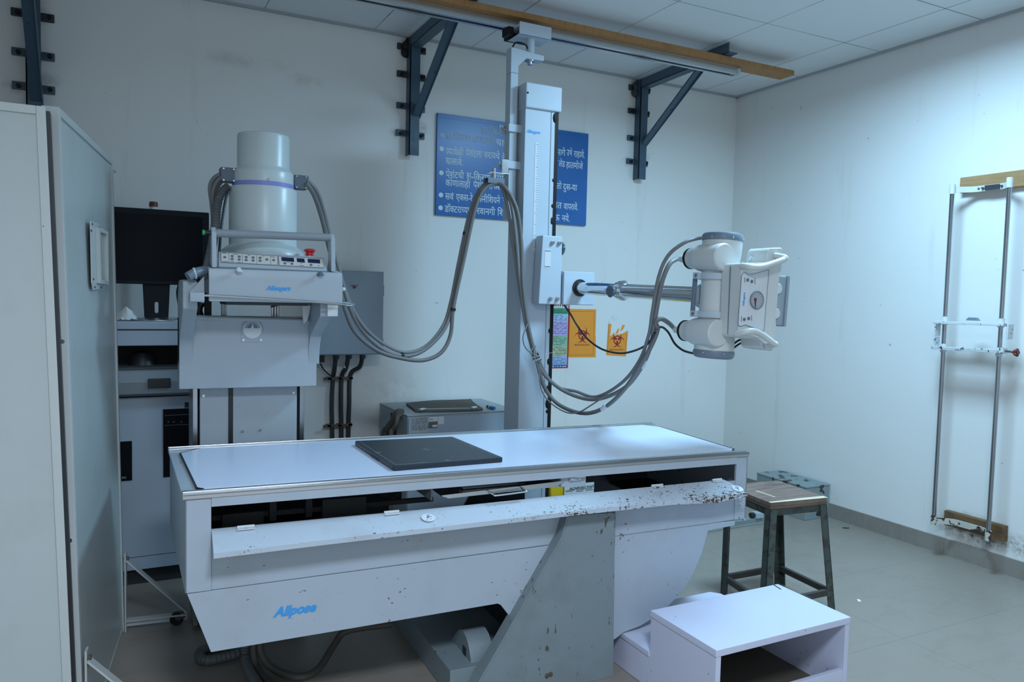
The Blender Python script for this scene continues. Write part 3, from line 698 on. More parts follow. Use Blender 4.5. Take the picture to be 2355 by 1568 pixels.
p = MB(); bolt(p, (-2.238, -0.965, 2.345), (0, -1, 0), 0.005, 0.003); part('cap_screw', p, 'soot', t)
p = MB(); p.box(-2.32, -2.0, -1.02, -0.74, 0.035, 0.075); part('base_plate', p, 'column', t, 0.004)
a = ay(1210, 301, CY0-0.001); p = MB(); logo(p, (a.x, CY0-0.0012, a.z-0.006), X, Z, ay(1243, 301, CY0).x-a.x); part('logo', p, 'logo', t)
sa, sb = ay(1232, 327, CY0), ay(1232, 578, CY0)
p = MB(); p.box(sa.x-0.003, sa.x+0.017, CY0-0.0012, CY0, sb.z, sa.z); part('height_scale', p, 'label', t)
p = MB(); z = sa.z-0.01; k = 0
while z > sb.z+0.02:
    p.box(sa.x+0.004 if k % 5 == 0 else sa.x+0.010, sa.x+0.016, CY0-0.0017, CY0-0.0012, z-0.0008, z+0.0008); z -= 0.0112; k += 1
part('scale_marks', p, 'ink', t)
# mast tied to the left side of the column, and the carriage that rolls in the rail
MX0, MX1, MY0, MY1 = -2.300, -2.258, -0.90, -0.845
p = MB(); p.box(MX0, MX1, MY0, MY1, 1.735, 2.45); part('support_mast', p, 'column', t, 0.004)
p = MB(); p.prism([(MX0, -0.90, 2.572), (-2.115, -0.90, 2.558), (-2.115, -0.90, 2.532), (-2.215, -0.90, 2.530), (MX1, -0.90, 2.486), (MX1, -0.90, 2.45), (MX0, -0.90, 2.45)], (0, 0.056, 0)); part('top_arm', p, 'column', t, 0.003)
PX = -2.180
p = MB(); p.cyl((PX, -0.872, 2.54), (PX, -0.80, 2.62), 0.02) if False else p.cyl((PX, -0.872, 2.556), (PX, -0.872, 2.64), 0.021, 18); part('pivot_pin', p, 'column', t)
p = MB(); p.lathe((PX, -0.872, 2.532), (0, 0, -1), [(0.024, 0), (0.024, 0.006), (0.012, 0.007), (0.012, 0.022)], 14); part('pivot_nut', p, 'steel', t)
p = MB(); p.box(-2.265, -2.085, -0.915, -0.79, 2.635, 2.640); p.box(-2.265, -2.085, -0.915, -0.911, 2.635, 2.697); p.box(-2.265, -2.085, -0.911, -0.79, 2.676, 2.688); part('ceiling_carriage', p, 'column', t, 0.002)
p = MB(); p.box(-2.300, -2.268, -0.86, -0.79, 2.645, 2.685); p.box(-2.275, -2.10, -0.80, -0.76, 2.640, 2.70); part('carriage_roller', p, 'soot', t, 0.004)
p = MB(); p.tube([(-2.285, -0.88, 2.575), (-2.27, -0.885, 2.60), (-2.24, -0.885, 2.605), (-2.21, -0.88, 2.60), (-2.20, -0.878, 2.585)], 0.004, 8); part('earth_wire', p, 'soot', t)
for (pyc, low) in ((295, False), (380, True)):
    zc = ay(1180, pyc, -0.90).z
    p = MB(); p.box(MX0-0.006, -2.225, -0.912, -0.900, zc-0.019, zc+0.019); p.box(MX0-0.010, MX0-0.002, -0.912, -0.83, zc-0.019, zc+0.019); p.box(MX0-0.035, MX0-0.004, -0.86, -0.852, zc-0.019, zc+0.019)
    part('mast_clamp', p, 'column', t, 0.002)
    p = MB(); bolt(p, (MX0-0.022, -0.862, zc+0.004), (0, -1, 0), 0.007, 0.014); bolt(p, (MX0-0.010, -0.88, zc-0.006), (-1, 0, 0), 0.009, 0.012); part('clamp_bolt', p, 'steel', t)
# cable hanger
zc = ay(1180, 380, -0.90).z
p = MB(); p.box(MX0-0.045, MX0-0.010, -0.918, -0.912, zc-0.05, zc+0.02); p.box(MX0-0.115, MX0-0.010, -0.93, -0.89, zc-0.052, zc-0.049); part('hanger_plate', p, 'steel', t, 0.001)
HK = ay(1136, 415, -0.92)
p = MB(); p.cyl((HK.x, HK.y, HK.z), (HK.x, HK.y, zc-0.045), 0.011); p.cyl((HK.x, HK.y, zc-0.05), (HK.x, HK.y, zc-0.028), 0.008, 8); part('hanger_stud', p, 'steel', t)
p = MB(); p.box(HK.x-0.045, HK.x+0.045, HK.y-0.026, HK.y+0.026, HK.z-0.018, HK.z-0.014)
for s_ in (-1, 1): p.box(HK.x-0.045, HK.x+0.045, HK.y+s_*0.026-0.002, HK.y+s_*0.026+0.002, HK.z-0.018, HK.z+0.008)
p.box(HK.x-0.045, HK.x+0.045, HK.y-0.026, HK.y+0.026, HK.z+0.005, HK.z+0.009); part('cable_clamp', p, 'cap_grey', t, 0.002)
# carriage on the column
p = MB(); p.prism([(-2.184, -1.03, 1.319), (-2.057, -1.03, 1.318), (-2.057, -1.03, 1.656), (-2.17, -1.03, 1.656), (-2.172, -1.03, 1.656)][:4], (0, 0.07, 0)); part('carriage', p, 'column', t, 0.006)
for (px, py) in ((1270, 558), (1286, 559), (1265, 687), (1281, 687)):
    c = ay(px, py, -1.03); p = MB(); p.lathe(c, (0, -1, 0), [(0.0095, 0), (0.0105, 0.002), (0.0105, 0.006), (0.008, 0.0065), (0.008, 0.013), (0.004, 0.0131), (0.004, 0.010)], 14); part('carriage_bolt', p, 'steel', t)
a, b_ = ay(1253, 573, -1.03), ay(1266, 617, -1.03); p = MB(); p.box(a.x, b_.x, -1.0312, -1.03, b_.z, a.z); part('carriage_label', p, 'label', t)
p = MB(); p.box(a.x+0.002, b_.x-0.002, -1.0318, -1.0312, a.z-0.009, a.z-0.006); p.box(a.x+0.002, b_.x-0.002, -1.0318, -1.0312, b_.z+0.006, b_.z+0.009); part('carriage_legend', p, 'ink', t)
kc = Vector((-2.055, -0.995, ay(1297, 572, -1.0).z)); p = MB(); p.lathe(kc, X, [(0.012, 0), (0.012, 0.006), (0.027, 0.008), (0.027, 0.020), (0.02, 0.022)], 20)
for k in range(10): a_ = 2*PI*k/10; p.sph(kc+Vector((0.014, 0.027*math.cos(a_), 0.027*math.sin(a_))), 0.0065, 8, 6)
part('lock_knob', p, 'conn', t)
AXX, AXZ = -1.957, 1.404
p = MB(); p.box(-2.052, -1.868, -1.035, -0.85, 1.318, 1.485); part('arm_box', p, 'column', t, 0.004)
p = MB(); p.box(-2.050, -1.870, -1.042, -1.035, 1.320, 1.483); part('arm_box_cover', p, 'column', t, 0.002)
p = MB(); p.ring((AXX, -1.040, AXZ), (0, -1, 0), 0.032, 0.043, 0.007); part('arm_collar_seal', p, 'black', t)
A0 = Vector((AXX, -1.03, AXZ)); A1 = Vector((-1.955, -1.95, 1.376)); AD = (A1-A0).normalized()
p = MB(); p.cyl(A0, A0.lerp(A1, 0.44), 0.0305, 32); part('inner_arm_tube', p, 'chrome', t)
p = MB(); p.cyl(A0.lerp(A1, 0.42), A1, 0.0325, 32); part('outer_arm_tube', p, 'chrome', t)
cc = A0.lerp(A1, 0.40); p = MB(); p.lathe(cc, AD, [(0.033, -0.02), (0.040, -0.018), (0.040, -0.006), (0.034, -0.005), (0.034, 0.004), (0.046, 0.006), (0.046, 0.022), (0.033, 0.026)], 28); part('arm_collar', p, 'chrome', t)
kx = cc+Vector((-0.050, 0, -0.004)); p = MB(); p.cyl(cc+Vector((-0.03, 0, -0.004)), kx, 0.009); part('arm_lock_stem', p, 'steel', t)
p = MB(); p.lathe(kx, (-1, -0.25, 0), [(0.018, 0), (0.025, 0.003), (0.025, 0.014), (0.02, 0.018)], 18)
for k in range(11): a_ = 2*PI*k/11; p.sph(kx+Vector((-0.008, 0.024*math.cos(a_), 0.026*math.sin(a_))), 0.005, 8, 6)
part('arm_lock_knob', p, 'conn', t)
# tube head, rolled about three degrees round the arm
HO = Vector((-1.950, -2.035, 1.374)); TH = math.radians(3.0)
def hx(v):
    x, z = v.x, v.z
    return Vector((HO.x+x*math.cos(TH)+z*math.sin(TH), HO.y+v.y, HO.z-x*math.sin(TH)+z*math.cos(TH)))
RH = 0.074
p = MB(hx); p.lathe((0, 0, -0.216), Z, [(RH+0.002, 0), (RH+0.001, 0.06), (RH-0.004, 0.10), (RH-0.007, 0.21), (RH-0.004, 0.34), (RH+0.001, 0.38), (RH+0.002, 0.432)], 40); h = part('tube_housing', p, 'ivory', t)
for s_ in (1, -1):
    p = MB(hx); p.lathe((0, 0, s_*0.210), (0, 0, s_), [(RH+0.003, 0), (RH+0.004, 0.003), (RH+0.004, 0.020), (RH-0.001, 0.028), (RH-0.012, 0.032)], 40); part('end_cap', p, 'cap_grey', h)
    bs = MB(hx)
    for k in range(6): a_ = 2*PI*k/6+0.3; bs.sph((( RH+0.003)*math.cos(a_), (RH+0.003)*math.sin(a_), s_*0.220), 0.004, 8, 5)
    part('cap_screws', bs, 'steel', h)
    zc = s_*0.143
    p = MB(hx); hx0 = -0.052
    p.lathe((hx0, -0.070, zc), (0, 1, 0), [(0.047, -0.010), (0.052, -0.004), (0.053, 0.01), (0.053, 0.115), (0.050, 0.130), (0.041, 0.150), (0.040, 0.175)], 32)
    ho = part('cable_horn', p, 'ivory', t)
    p = MB(hx); p.lathe((hx0, 0.105, zc), (0, 1, 0), [(0.0405, 0), (0.042, 0.002), (0.042, 0.005), (0.0405, 0.006), (0.042, 0.008), (0.042, 0.011), (0.040, 0.012)], 32); part('horn_seal', p, 'soot', ho)
    p = MB(hx); p.lathe((hx0, 0.117, zc), (0, 1, 0), [(0.040, 0), (0.036, 0.006), (0.018, 0.012), (0.014, 0.045), (0.012, 0.06)], 24); part('cable_boot', p, 'ivory', ho)
for s_, zc in ((1, 0.072), (-1, -0.075)):
    p = MB(hx); p.ring((0, 0, zc-0.012), Z, RH-0.010, RH+0.006, 0.024, 36); p.box(-RH-0.016, -RH+0.004, 0.02, 0.05, zc-0.012, zc+0.012); part('clamp_ring', p, 'column', t, 0.001)
    p = MB(hx); p.cyl((-RH-0.020, 0.03, zc), (-RH-0.004, 0.03, zc), 0.007, 10); part('clamp_ring_bolt', p, 'steel', t)
p = MB(hx); p.box(-RH-0.006, -RH+0.01, 0.050, 0.062, -0.085, 0.085); part('trunnion_plate', p, 'cap_grey', t, 0.002)
p = MB(hx); p.lathe((0, RH-0.01, 0.0), (0, 1, 0), [(0.05, 0), (0.05, 0.03), (0.036, 0.034)], 28); part('arm_flange', p, 'column', t)
# collimator on the +x side, beam towards the right wall
p = MB(hx); p.box(0.05, 0.13, -0.07, 0.07, -0.07, 0.07); part('collimator_throat', p, 'ivory', t, 0.006)
p = MB(hx); p.box(0.13, 0.268, -0.085, 0.10, -0.098, 0.098); co_ = part('collimator', p, 'collimator_grey', t, 0.006)
p = MB(hx); p.box(0.268, 0.280, -0.090, 0.104, -0.100, 0.100); part('collimator_face', p, 'collimator_grey', co_, 0.002)
for zc in (0.045, -0.052):
    p = MB(hx); p.lathe((0.214, -0.085, zc), (0, -1, 0), [(0.022, 0), (0.020, 0.012), (0.018, 0.014)], 24); kk = part('collimator_knob', p, 'white', co_)
# control head in front of the tube housing
YH = -2.205
CP = [(-1.997, 1.487), (-1.990, 1.495), (-1.935, 1.497), (-1.915, 1.489), (-1.880, 1.505), (-1.872, 1.545), (-1.862, 1.556), (-1.803, 1.560), (-1.796, 1.552), (-1.797, 1.472), (-1.806, 1.45), (-1.814, 1.285), (-1.812, 1.268), (-1.818, 1.182), (-1.828, 1.171), (-1.878, 1.178), (-1.888, 1.190), (-1.893, 1.218), (-1.925, 1.222), (-1.945, 1.218), (-1.990, 1.222), (-1.999, 1.230)]
p = MB(); p.prism([(x, YH, z) for x, z in CP], (0, 0.105, 0)); ch = part('control_head', p, 'ivory', t, 0.010, 3, 25)
p = MB(); p.prism([(-2.0005, YH+0.055, 1.232), (-2.0005, YH+0.055, 1.484), (-1.9985, YH+0.055, 1.484), (-1.9985, YH+0.055, 1.232)], (0, 0.0025, 0)); part('seam', p, 'key', ch)
def hp(x, y): c = ay(1480+x/4.7515, 520+y/4.7515, YH-0.001); return Vector((c.x, YH, c.z))
PL = [(1070, 540), (1085, 512), (1110, 505), (1150, 528), (1190, 525), (1365, 475), (1368, 490), (1315, 1135), (1308, 1148), (1110, 1078), (1060, 1095), (1035, 1085), (1032, 1060)]
pts = [hp(*c) for c in PL]
p = MB(); p.prism([v+Vector((0, -0.0003, 0)) for v in pts], (0, -0.0015, 0)); part('face_plate', p, 'label', ch)
p = MB(); p.tube([v+Vector((0, -0.0018, 0)) for v in pts+[pts[0]]], 0.0012, 6, 1); part('face_outline', p, 'key', ch)
dc = hp(1232, 808)
p = MB(); p.lathe(dc+Vector((0, -0.0018, 0)), (0, -1, 0), [(0.034, 0), (0.034, 0.004), (0.030, 0.006), (0.028, 0.003)], 40); part('angle_dial', p, 'cap_grey', ch)
p = MB(); p.cyl(dc+Vector((0, -0.004, 0)), dc+Vector((0, -0.0055, 0)), 0.0285, 36); part('dial_glass', p, 'dial', ch)
p = MB()
for k in range(12): a_ = 2*PI*k/12; p.cyl(dc+Vector((0.023*math.cos(a_), -0.0055, 0.023*math.sin(a_))), dc+Vector((0.023*math.cos(a_), -0.0060, 0.023*math.sin(a_))), 0.0011, 6)
part('dial_ticks', p, 'ink', ch)
n0, n1 = hp(1210, 800), hp(1212, 912)
p = MB(); p.prism([n0+Vector((-0.005, -0.0062, 0)), n0+Vector((0.005, -0.0062, 0)), n1+Vector((0, -0.0062, 0))], (0, -0.0008, 0)); p.cyl(n0+Vector((0, -0.006, 0)), n0+Vector((0, -0.008, 0)), 0.006, 14); part('dial_needle', p, 'darkred', ch)
for c in ((1135, 588), (1180, 604), (1098, 1018), (1146, 1008)):
    v = hp(*c); p = MB(); p.cyl(v+Vector((0, -0.0018, 0)), v+Vector((0, -0.0035, 0)), 0.0063, 16); part('button', p, 'key', ch)
p = MB()
for (x, y0, y1) in ((1103, 560, 615), (1215, 570, 635), (1068, 985, 1045), (1178, 975, 1035)):
    a, b_ = hp(x, y0), hp(x, y1); k = 0.0
    while k < 1: p.bar(a.lerp(b_, k)+Vector((0, -0.002, 0)), a.lerp(b_, min(1, k+0.12))+Vector((0, -0.002, 0)), 0.0035, 0.0004, (0, 1, 0)); k += 0.19
part('button_legend', p, 'ink', ch)
a, b_ = hp(1097, 880), hp(1110, 722); p = MB(); up_ = (b_-a).normalized(); logo(p, a+Vector((0, -0.002, 0)), up_, Vector((0, -1, 0)).cross(up_)*-1 if False else Vector((-1, 0, 0)), (b_-a).length); part('logo', p, 'logo', ch)
for c in ([(1080, 430, 0), (1095, 450, 0.035), (1180, 450, 0.045), (1290, 420, 0.045), (1430, 370, 0.045), (1450, 345, 0.04), (1435, 322, 0.0)], [(1020, 1180, 0), (1040, 1150, 0.035), (1110, 1140, 0.045), (1200, 1180, 0.045), (1320, 1270, 0.045), (1355, 1280, 0.035), (1335, 1300, 0.0)]):
    p = MB(); p.tube([hp(x, y)+Vector((0, -d, 0)) for x, y, d in c], 0.0115, 14); part('handle', p, 'ivory', t)
for yy in (0, 9):
    p = MB(); p.tube([ay(1686, 792+yy, -2.08), ay(1700, 782+yy, -2.09), ay(1718, 779+yy*0.3, -2.11)], 0.004, 8); part('head_lead', p, 'black', t)
p = MB()
for k in range(3): p.tube([ay(1722, 600, -2.12), ay(1728, 595-3*k, -2.13), ay(1737, 598, -2.14)], 0.0025, 6)
part('head_wires', p, 'steel', t)

# high tension cables between image tower, hanger and tube head
def cable(pts, r, mat, label, grp, nm='cable', bands=()):
    P = [Vector(v) for v in pts]
    t = thing(nm, label, 'cable', P[0], grp)
    part('sheath', MB().tube(P, r, 12, 8), mat, t)
    for (i, f, L, mt, nmn) in bands:
        a = P[i].lerp(P[i+1], f); d = (P[i+1]-P[i]).normalized(); part(nmn, MB().cyl(a-d*L/2, a+d*L/2, r*1.35, 14), mt, t)
    return t
G1 = 'grey cables strung between image cylinder, column hanger and tube head'
def path(c): return [ay(px, py, y) for px, py, y in c]
cable(path([(703, 412, -1.2), (728, 440, -1.18), (745, 490, -1.12), (762, 560, -1.08), (785, 640, -1.06), (800, 695, -1.04), (830, 755, -1.0), (880, 802, -0.97), (930, 818, -0.95), (975, 805, -0.94), (1020, 760, -0.93), (1040, 705, -0.92), (1060, 610, -0.92), (1082, 500, -0.92), (1103, 443, -0.92), (1122, 424, -0.92), (1140, 421, -0.925), (1157, 428, -0.95), (1176, 470, -0.985), (1186, 540, -1.0), (1195, 640, -1.0), (1209, 740, -1.01), (1233, 826, -1.03), (1262, 872, -1.06), (1310, 905, -1.15), (1370, 918, -1.30), (1435, 893, -1.48), (1475, 845, -1.62), (1498, 790, -1.72), (1505, 745, -1.78), (1512, 700, -1.82), (1522, 650, -1.85), (1538, 610, -1.86), (1553, 597, -1.845), (1566, 594, -1.80)]),
      0.0095, 'hose', 'middle grey cable of the loop, rising to the upper tube horn', G1, bands=((7, 0.9, 0.012, 'black', 'tie'), (27, 0.2, 0.05, 'label', 'white_tape')))
cable(path([(703, 420, -1.23), (722, 448, -1.20), (740, 500, -1.14), (757, 570, -1.10), (778, 650, -1.08), (795, 715, -1.06), (818, 765, -1.02), (868, 806, -0.985), (925, 824, -0.965), (975, 828, -0.95), (1015, 810, -0.94), (1036, 770, -0.93), (1043, 705, -0.935), (1066, 600, -0.935), (1090, 490, -0.935), (1106, 446, -0.935), (1124, 427, -0.935), (1142, 423, -0.94), (1162, 432, -0.97), (1188, 480, -1.0), (1199, 560, -1.0), (1202, 650, -1.01), (1214, 745, -1.02), (1236, 835, -1.04), (1252, 890, -1.06), (1285, 930, -1.12), (1340, 950, -1.28), (1390, 937, -1.42), (1440, 890, -1.55), (1490, 810, -1.70), (1512, 760, -1.78), (1508, 742, -1.80), (1520, 733, -1.81), (1537, 742, -1.81), (1552, 756, -1.79)]),
      0.0095, 'hose2', 'lowest grey cable of the loop, ending at the lower tube horn', G1, bands=((11, 0.9, 0.014, 'black', 'tie'), (27, 0.0, 0.035, 'label', 'white_tape')))
cable(path([(790, 655, -1.05), (812, 712, -1.03), (845, 760, -1.0), (890, 795, -0.96), (935, 810, -0.945), (980, 795, -0.93), (1018, 750, -0.92), (1036, 695, -0.91), (1055, 600, -0.91), (1078, 495, -0.91), (1100, 440, -0.91), (1122, 421, -0.91), (1138, 419, -0.92), (1150, 424, -0.945), (1166, 470, -0.97), (1178, 550, -0.985), (1193, 650, -0.99), (1212, 755, -1.0), (1240, 830, -1.02), (1275, 885, -1.06), (1325, 900, -1.16), (1372, 912, -1.30), (1430, 880, -1.48), (1470, 830, -1.62), (1492, 770, -1.73), (1500, 720, -1.80), (1514, 640, -1.86), (1535, 590, -1.90), (1570, 560, -1.94), (1600, 549, -1.95), (1620, 546, -1.97)]),
      0.0075, 'hose', 'thinner grey cable of the loop, reaching the top cap of the tube head', G1, bands=((8, 0.6, 0.016, 'black', 'tie'), (17, 0.85, 0.03, 'black', 'black_tape')))
cable(path([(1298, 702, -1.0), (1312, 722, -1.02), (1330, 752, -1.06), (1352, 780, -1.15), (1385, 803, -1.25), (1425, 812, -1.40), (1460, 806, -1.55), (1490, 790, -1.70), (1506, 765, -1.78)]), 0.0048, 'black', 'thin black lead looping from the arm box past the biohazard sheets', None)
cable(path([(1510, 757, -1.79), (1522, 752, -1.80), (1537, 764, -1.82), (1552, 790, -1.88), (1572, 806, -1.93), (1597, 813, -1.965)]), 0.0045, 'black', 'thin black lead curving under the lower horn to the bottom cap', None)
cable(path([(1213, 745, -1.025), (1203, 775, -1.035), (1209, 800, -1.04), (1228, 815, -1.05), (1243, 822, -1.055), (1241, 832, -1.055), (1228, 826, -1.05), (1222, 808, -1.045), (1232, 795, -1.04), (1228, 815, -1.055), (1238, 850, -1.065), (1245, 895, -1.08), (1265, 925, -1.12), (1300, 947, -1.2), (1330, 948, -1.28), (1362, 930, -1.36), (1400, 905, -1.45)]), 0.0035, 'hose', 'thin grey wire tangled and tied round the cable bundle', None)
p = MB(); a, b_ = ay(1224, 822, -1.06), ay(1280, 808, -1.12); p.bar(a, b_, 0.004, 0.0015); p.ring(ay(1233, 823, -1.045)-Vector((0, 0, 0.002)), (0.4, 0, -1), 0.022, 0.025, 0.004, 20)
single('cable_tie', p, 'label', 'white cable tie with a long tail round the bundle at the column', 'cable tie', a)

# ================================================================== FLUOROSCOPY TOWER
t = thing('fluoroscopy_tower', 'grey spot film tower with tall white image cylinder behind the table', 'fluoroscopy tower', (-3.55, -1.05, 0))
p = MB(); p.box(-3.735, -3.362, -1.12, -0.92, 0.02, 1.02); part('lower_column', p, 'grey_dirty', t, 0.004)
p = MB(); p.box(-3.630, -3.612, -1.1215, -1.12, 0.1, 1.0); part('column_slot', p, 'black', t)
for x in (-3.760, -3.350): p = MB(); p.box(x, x+0.018, -1.115, -0.92, 0.02, 1.02); part('side_rail', p, 'stand_steel', t, 0.002)
for (px, py) in ((468, 910), (675, 903), (558, 991), (599, 988)): c = ay(px, py, -1.121); p = MB(); bolt(p, c, (0, -1, 0), 0.0055, 0.003); part('column_screw', p, 'steel', t)
p = MB(); p.box(-3.72, -3.34, -1.11, -0.88, 0, 0.02); part('floor_base', p, 'grey', t, 0.003)
p = MB(); p.prism([(-3.814, -1.2, 0.976), (-3.301, -1.2, 0.971), (-3.301, -1.2, 1.235), (-3.814, -1.2, 1.248)], (0, 0.075, 0)); part('apron_panel', p, 'grey', t, 0.004)
p = MB(); p.tube([(-3.78, -1.195, 1.246), (-3.302, -1.195, 1.234)], 0.011, 12, 1); p.box(-3.78, -3.302, -1.185, -1.13, 1.235, 1.252); part('apron_rim', p, 'grey', t)
for x0, x1, ztop in ((-3.814, -3.765, 1.380), (-3.335, -3.290, 1.335)):
    p = MB(); p.prism([(x0, -1.40, 1.284 if x0 < -3.5 else 1.262), (x0, -1.40, ztop), (x0, -1.36, ztop+0.006), (x0, -1.20, ztop+0.006), (x0, -1.13, ztop-0.05), (x0, -1.13, 1.08), (x0, -1.20, 1.06), (x0, -1.205, 1.13), (x0, -1.23, 1.175)], (x1-x0, 0, 0)); part('side_arm', p, 'grey', t, 0.005)
c = ay(580, 758, -1.2); 
p = MB(); p.lathe(c+Vector((0, 0.001, 0)), (0, -1, 0), [(0.041, 0), (0.041, 0.004), (0.037, 0.006), (0.034, 0.006)], 36); p.prism([(c.x-0.041, -1.2, c.z), (c.x+0.041, -1.2, c.z), (c.x+0.041, -1.2, c.z-0.048), (c.x-0.041, -1.2, c.z-0.048)], (0, -0.003, 0)); ad = part('tilt_dial', p, 'grey', t, 0.001)
p = MB(); p.cyl(c+Vector((0, -0.005, 0)), c+Vector((0, -0.0075, 0)), 0.034, 36); part('dial_disc', p, 'white', ad)
p = MB(); p.flat([c+Vector((0.028*math.cos(PI*k/16), -0.0078, 0.006+0.026*math.sin(PI*k/16))) for k in range(17)]); part('dial_window', p, 'key', ad)
p = MB()
for k in range(15):
    a_ = PI*k/14; p.bar(c+Vector((0.020*math.cos(a_), -0.0081, 0.006+0.018*math.sin(a_))), c+Vector((0.026*math.cos(a_), -0.0081, 0.006+0.024*math.sin(a_))), 0.0018, 0.0003, (0, 1, 0))
part('dial_ticks', p, 'white', ad)
p = MB(); p.prism([c+Vector((-0.005, -0.0083, 0.006)), c+Vector((0.005, -0.0083, 0.006)), c+Vector((0, -0.0083, 0.026))], (0, -0.0006, 0)); part('pointer', p, 'white', ad)
for s_ in (-1, 1): p = MB(); bolt(p, c+Vector((s_*0.033, -0.003, -0.040)), (0, -1, 0), 0.005, 0.002); part('dial_screw', p, 'steel', ad)
# spot film head
YC = -1.45
p = MB(); p.box(-3.712, -3.292, -1.40, -1.04, 1.335, 1.432); part('head_body', p, 'grey', t, 0.006)
p = MB(); p.box(-3.70, -3.30, YC+0.006, -1.04, 1.318, 1.334); p.box(-3.66, -3.36, -1.30, -1.10, 1.298, 1.318); part('film_tray', p, 'darkgrey', t, 0.002)
p = MB(); p.prism([(-3.733, YC, 1.312), (-3.733, YC, 1.392), (-3.733, YC+0.012, 1.427), (-3.733, YC+0.07, 1.436), (-3.733, YC+0.07, 1.42), (-3.733, YC+0.024, 1.412), (-3.733, YC+0.014, 1.388), (-3.733, YC+0.014, 1.312)], (0.470, 0, 0)); fp = part('front_plate', p, 'grey', t, 0.003)
a = ay(611, 664, YC); p = MB(); logo(p, (a.x, YC-0.0012, a.z-0.004), X, Z, ay(669, 664, YC).x-a.x); part('logo', p, 'logo', fp)
for (px, py, m_) in ((545, 622, 'white'), (732, 631, 'conn')):
    c = ay(px, py, YC+0.006); p = MB(); p.lathe(c, (0.15, -1, 0.1), [(0.006, 0), (0.006, 0.014), (0.009, 0.015), (0.009, 0.024), (0.006, 0.027)], 14); p.bar(c+Vector((0.004, -0.02, 0)), c+Vector((0.016, -0.018, -0.002)), 0.008, 0.006); part('toggle', p, m_, fp)
c = ay(790, 665, YC+0.02); p = MB(); p.sph(c, 0.008, 12, 8); part('side_knob', p, 'white', fp)
# sloped key panel
def cp(x, y, lift=0.0):
    """point of the sloped keypad from the close-up of the console"""
    px, py = 400+x/5.407, 480+y/5.407
    d = _ray(px, py); P0 = Vector((-3.5, -1.425, 1.442)); N = Vector((0, -0.80, 0.60))
    q = CAM+d*((P0-CAM).dot(N)/d.dot(N)); return q+N*lift
p = MB(); b0 = [cp(555, 715), cp(1905, 775), cp(1875, 600), cp(555, 530)]
N_ = Vector((0, -0.80, 0.60)); p.prism(b0, -N_*0.03); part('key_panel', p, 'grey', t, 0.002); kp = p
p = MB(); p.hexa([(-3.69, -1.40, 1.43), (-3.31, -1.40, 1.43), (-3.31, -1.34, 1.43), (-3.69, -1.34, 1.43)], [(-3.69, -1.386, 1.470), (-3.31, -1.386, 1.470), (-3.31, -1.345, 1.485), (-3.69, -1.345, 1.485)]); part('key_panel_housing', p, 'grey', t, 0.003)
for c in ([(580, 545), (1290, 590), (1290, 706), (590, 668)], [(1297, 592), (1848, 625), (1866, 738), (1310, 708)]):
    p = MB(); p.prism([cp(*q, 0.0005) for q in c], N_*0.0012); kb = part('keypad', p, 'cream', t)
    p = MB(); v = [cp(*q, 0.0022) for q in c]; p.tube(v+[v[0]], 0.0009, 5, 1); part('keypad_border', p, 'key', kb)
p = MB()
for x in (680, 848, 1027, 1198): a, b_ = cp(x, 550+(x-580)*0.063, 0.002), cp(x+6, 668+(x-580)*0.055, 0.002); p.bar(a, b_, 0.0008, 0.0004, N_)
for (x0, x1, y) in ((600, 655, 556), (605, 670, 658), (735, 790, 570), (710, 745, 660), (790, 835, 668), (915, 950, 578), (1090, 1125, 590), (1205, 1255, 600), (1405, 1430, 668), (1570, 1595, 680), (1560, 1615, 708), (1785, 1815, 710)):
    a, b_ = cp(x0, y, 0.002), cp(x1, y+3, 0.002); p.bar(a, b_, 0.0016, 0.0004, N_)
part('key_legend', p, 'ink', t)
p = MB()
for (x, y, kind) in ((633, 607, 0), (724, 612, 1), (812, 618, 1), (899, 624, 1), (985, 629, 1), (1072, 633, 1), (1156, 636, 0), (1240, 643, 0), (1380, 683, 0), (1468, 688, 0), (1706, 702, 0)):
    for dy in ((0,) if not kind else (-18, 18)):
        c = cp(x, y+dy, 0.0016); p.lathe(c, N_, [(0.0052, 0), (0.0052, 0.0012), (0.0035, 0.002)], 14)
part('key_button', p, 'key', t)
for q in ([(1336, 605), (1490, 616), (1493, 665), (1338, 652)], [(1525, 618), (1620, 626), (1628, 674), (1532, 666)], [(1660, 626), (1812, 636), (1818, 684), (1668, 674)]):
    p = MB(); p.prism([cp(*c, 0.0018) for c in q], N_*0.0008); part('display', p, 'lcd', t)
# handle bar
def hpost(x, px0):
    p = MB(); p.prism([(x, -1.43, 1.43), (x, -1.425, 1.50), (x, -1.418, 1.555), (x, -1.40, 1.575), (x, -1.382, 1.562), (x, -1.375, 1.47), (x, -1.36, 1.44)], (0.017, 0, 0)); part('handle_post', p, 'grey', t, 0.004)
hpost(-3.722, 0); hpost(-3.302, 0)
p = MB(); p.cyl((-3.706, -1.402, 1.553), (-3.302, -1.402, 1.560), 0.0145, 20); part('handle_bar', p, 'cap_grey', t)
M['bar_grey'] = plain('bar_grey', (0.27, 0.30, 0.33), 0.5); bpy.data.objects['handle_bar'].data.materials[0] = M['bar_grey']
p = MB(); p.cyl((-3.722, -1.402, 1.553), (-3.742, -1.402, 1.553), 0.0085, 14); part('grip_switch', p, 'black', t); p = MB(); p.cyl((-3.742, -1.402, 1.553), (-3.750, -1.402, 1.553), 0.0095, 14); part('grip_button', p, 'green', t)
c = ay(712, 588, -1.33); 
p = MB(); p.cyl((c.x, c.y, 1.45), c, 0.012, 16); es = part('emergency_stop', p, 'steel', t); p = MB(); p.lathe(c, Z, [(0.013, 0), (0.0155, 0.002), (0.0155, 0.013), (0.021, 0.017), (0.021, 0.023), (0.012, 0.027)], 24); part('stop_button', p, 'red', es)
